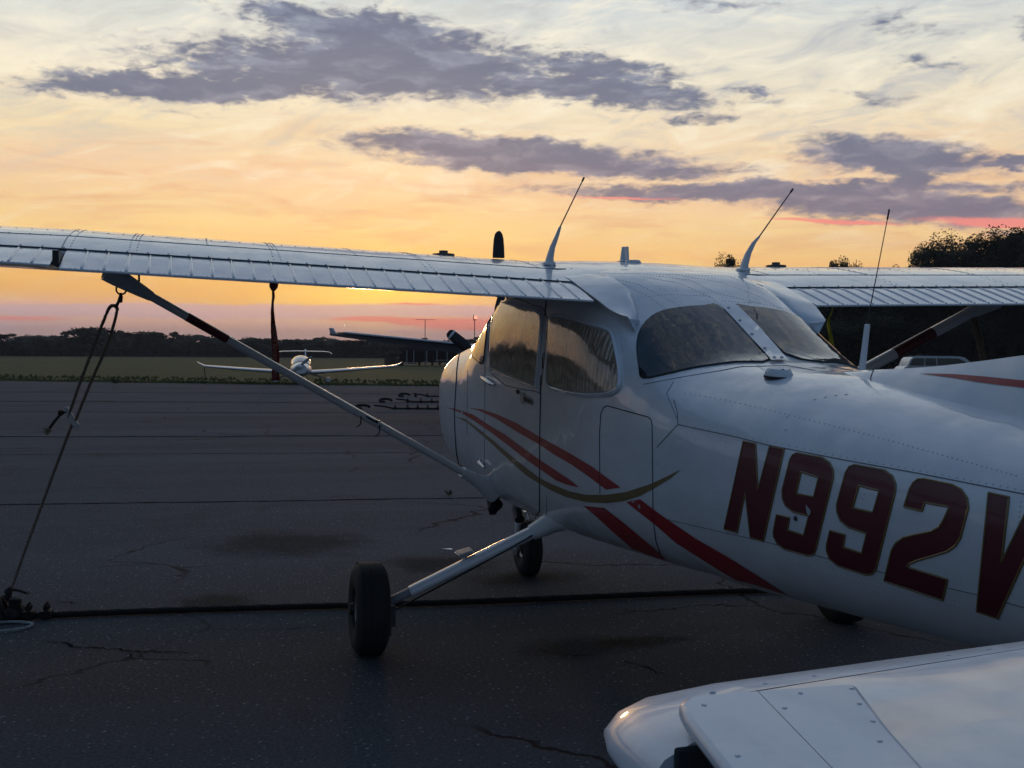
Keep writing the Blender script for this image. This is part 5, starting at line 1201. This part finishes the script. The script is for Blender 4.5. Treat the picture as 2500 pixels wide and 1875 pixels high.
for k in range(3):
    rot_ = Matrix.Rotation(k*2*pi/3, 3, FW); d_ = rot_ @ dB_; n_ = rot_ @ nB
    b = MB(); b.grid([[hubB+d_*LB*t+n_*w_*cos(2*pi*j/10)+FW*.03*sin(2*pi*j/10) for j in range(10)] for t, w_ in ((0, .05), (.3, .09), (.5, .11), (.8, .105), (.95, .09), (1.0, .05))], True, True)
    bl = b.build('propeller_blade', BLACK, spB)
b = MB(); b.grid([[hubB+dB_*LB*t+nB*.106*cos(2*pi*j/10)+FW*.034*sin(2*pi*j/10) for j in range(10)] for t in (.85, .91)], True); b.build('white_tip_band', LGT, A2)
# farther aircraft: thin wing and red fin showing over the turboprop's wing
D4 = 44.; A3 = thing('airplane', 'distant parked airplane showing only a thin dark wing and a dull red fin', 'airplane', (W_(985, 770, D4).x, W_(985, 770, D4).y, 0))
REDF = mat('dull_red_fin', (.12, .03, .03), .6)
q0, q1 = W_(902, 734, D4), W_(1005, 751, D4); b = MB(); b.grid([[q0.lerp(q1, t)+ch*cos(2*pi*j/10)*.5*w_+Vector((0, 0, sin(2*pi*j/10)*.045*w_)) for j in range(10)] for t, w_ in ((0, .5), (.1, .8), (.5, .9), (1, 1))], True, True); b.build('wing', DGR, A3)
b = MB(); pts = [W_(967, 757, D4-16), W_(966, 741, D4-16), W_(974, 739, D4-16), W_(992, 757, D4-16)]; b.prism(pts, FW*.07); b.build('fin', REDF, A3)
b = MB(); c = Vector((W_(1060, 770, D4).x, W_(1060, 770, D4).y, 1.3)); fh = Vector((FW.x, FW.y, 0)); b.grid([[c+fh*f_+RT*cos(2*pi*j/16)*r_+Vector((0, 0, sin(2*pi*j/16)*r_)) for j in range(16)] for f_, r_ in ((-3, .1), (-1, .5), (1, .55), (2.5, .4), (3, .1))], True, True); b.build('fuselage', LGT, A3)
b = MB(); g = W_(917, 740, D4); b.box(g, (.5, .5, .10)); b.box(g+Vector((0, 0, .10)), (.2, .2, .16)); b.build('roof_fitting', BLACK, A3)
# ================================================================== far huts, masts
BR = mat('brown_shed_boards', (.10, .065, .05), .85, var=(1, .3)); DK = mat('dark_shelter', (.03, .025, .025), .9)
def billboard(px, d): g = CAM+ray(px, 770)*d; return Vector((g.x, g.y, 0))
fr_ = Matrix.Rotation(atan2(-RT.y, -RT.x)+pi, 3, 'Z')
def fbox(b, px0, px1, y0, y1, d, dep_=2., back=0):
    u = d*K/FPX; c = billboard((px0+px1)/2, d+back); hz = 762+((px0+px1)/2-1106)*.0072
    z0 = max(-.03, 1.433+(hz-y1)*u); z1 = 1.433+(hz-y0)*u; b.box((c.x, c.y, (z0+z1)/2), ((px1-px0)*u, dep_, z1-z0), fr_)
S1 = thing('shed', 'low brown flat-roofed shed at the far side of the grass', 'shed', billboard(853, 118))
b = MB(); fbox(b, 834, 869, 767, 792, 118, 3); b.build('wall', BR, S1); b = MB(); fbox(b, 832, 871, 764.6, 767, 118, 3.6); b.build('roof', DK, S1)
b = MB(); fbox(b, 857, 862, 770, 775, 116.4, .1); b.build('wall_lamp', mat('dim_lamp_glass', (.4, .2, .12), .4), S1)
S2 = thing('shelter', 'long open-sided dark shelter on posts beside the brown shed', 'shelter', billboard(930, 118))
b = MB(); fbox(b, 868, 1040, 751, 757, 118, 6); b.build('roof', DK, S2); b = MB(); fbox(b, 870, 1036, 757, 783, 121.5, .2); b.build('back_wall', DK, S2)
for px in (878, 893, 921, 943, 965, 988): b = MB(); fbox(b, px, px+1.6, 757, 790, 115, .2); b.build('post', GREYP, S2)
for p0_, p1_, y_ in ((882, 899, 783), (915, 925, 780), (940, 986, 777)): b = MB(); fbox(b, p0_, p1_, y_, y_+3, 116, .8); b.build('table', mat('pale_table', (.22, .20, .20), .8), S2)
for px in (904, 932, 948): b = MB(); fbox(b, px, px+4, 772, 789, 117, .5); b.build('panel', DK, S2)
M1 = thing('antenna_mast', 'thin mast with a flat cross bar standing far behind the turboprop wing', 'mast', billboard(918, 120))
b = MB(); fbox(b, 917.4, 918.8, 691, 790, 120, .12); b.build('pole', STEEL, M1); b = MB(); fbox(b, 897, 940, 690.2, 691.0, 120, .1); b.build('cross_bar', STEEL, M1)
M2 = thing('light_pole', 'light pole with a glowing red lamp beside the windscreen post', 'light pole', billboard(1024, 100))
b = MB(); fbox(b, 1024, 1025.6, 692, 800, 100, .14); b.build('pole', STEEL, M2); b = MB(); fbox(b, 1021.5, 1023, 680, 692, 100, .1); fbox(b, 1021.5, 1029, 690, 692, 100, .1); b.build('bracket', STEEL, M2)
LMP = bpy.data.materials.new('red_lamp'); LMP.use_nodes = True; q = LMP.node_tree.nodes['Principled BSDF']; q.inputs['Emission Color'].default_value = (1, .22, .12, 1); q.inputs['Emission Strength'].default_value = 2.2
b = MB(); fbox(b, 1024, 1030, 683, 688.5, 99.6, .3); b.build('lamp', LMP, M2)
# airplane on approach
q = CAM+ray(745, 702)*1500; u = 1500*K/FPX; A4 = thing('airplane', 'tiny airplane with a bright landing light on approach in the pink sky', 'airplane', q)
b = MB(); b.grid([[q+RT*r_*u+FW*cos(2*pi*j/8)*.7+Vector((0, 0, .18*sin(2*pi*j/8)+.5)) for j in range(8)] for r_ in (-6.3, -3, 3, 6.3)], True, True); b.build('wing', STEEL, A4)
b = MB(); b.grid([[q+FW*f_+RT*r_*cos(2*pi*j/10)+Vector((0, 0, r_*sin(2*pi*j/10))) for j in range(10)] for f_, r_ in ((-2, .2), (-1, .65), (1, .6), (4, .15))], True, True); b.build('fuselage', STEEL, A4)
LL = bpy.data.materials.new('landing_light'); LL.use_nodes = True; n_ = LL.node_tree.nodes['Principled BSDF']; n_.inputs['Emission Color'].default_value = (1, .85, .6, 1); n_.inputs['Emission Strength'].default_value = 5
b = MB(); b.lathe([(-.1, 0), (0, .6), (.1, 0)], q-FW*2.4-Vector((0, 0, .3)), FW, 10); b.build('landing_light', LL, A4)
# ================================================================== parked car beyond the tail
CARP = paint('silver_car_paint', (.45, .47, .48), rough=.3); CGL = mat('car_glass', (.04, .05, .055), .1, coat=1)
gC = billboard(2024, 70); CT = thing('car', 'silver station wagon with roof rack parked before the dark trees', 'car', gC)
u = 70*K/FPX
def Cp(px, py, s_): # left-right in picture, height, across
    c = billboard(px, 70); hz = 762+(px-1106)*.0072; return Vector((c.x, c.y, 1.433+(hz-py)*u))+Vector((FW.x, FW.y, 0)).normalized()*s_
prof = [(1940, 826), (1938, 800), (1946, 792), (1951, 790), (1957, 776), (1962, 771.5), (1975, 769.5), (2060, 770), (2072, 772), (2088, 784), (2092, 788), (2124, 793), (2130, 800), (2130, 826)]
rows = []
for s_, k in ((-.85, 1), (-.80, .99), (.8, .99), (.85, 1)):
    rows.append([Cp(2034+(a-2034)*(1 if abs(s_) < .83 else .985), b_+(0 if abs(s_) < .83 else 1.2), s_) for a, b_ in prof])
b = MB(); b.grid(rows, True, True); b.build('body', CARP, CT, ang=30)
for pl in ([(1955, 789), (1960, 777), (1966, 773.5), (1986, 773.5), (1985, 789)], [(1988, 789), (1988, 773.5), (2010, 773.5), (2012, 789)], [(2015, 789), (2013, 773.5), (2058, 774), (2072, 780), (2080, 789)]):
    b = MB(); b.prism([Cp(a, b_, -.875) for a, b_ in pl], Vector((FW.x, FW.y, 0))*.03); b.build('window', CGL, CT)
b = MB(); b.prism([Cp(1958, 776.5, -.6), Cp(1953, 788, -.65), Cp(1953, 788, .65), Cp(1958, 776.5, .6)], RT*-.03); b.build('rear_window', CGL, CT)
for s_ in (-.6, .6): b = MB(); b.tube([Cp(1972, 769, s_), Cp(1974, 767.6, s_), Cp(2052, 768, s_), Cp(2056, 770, s_)], .02, 6); b.build('roof_rail', STEEL, CT)
b = MB(); b.box(Cp(1993, 767.5, 0), (.5, .9, .07), fr_); b.build('roof_box', STEEL, CT)
for px in (1968, 2100):
    for s_ in (-.8, .8): c = Cp(px, 826, s_); b = MB(); b.lathe([(-.1, .2), (-.1, .31), (.1, .31), (.1, .2)], (c.x, c.y, .31), Vector((FW.x, FW.y, 0)), 20); b.build('wheel', RUBBER, CT)
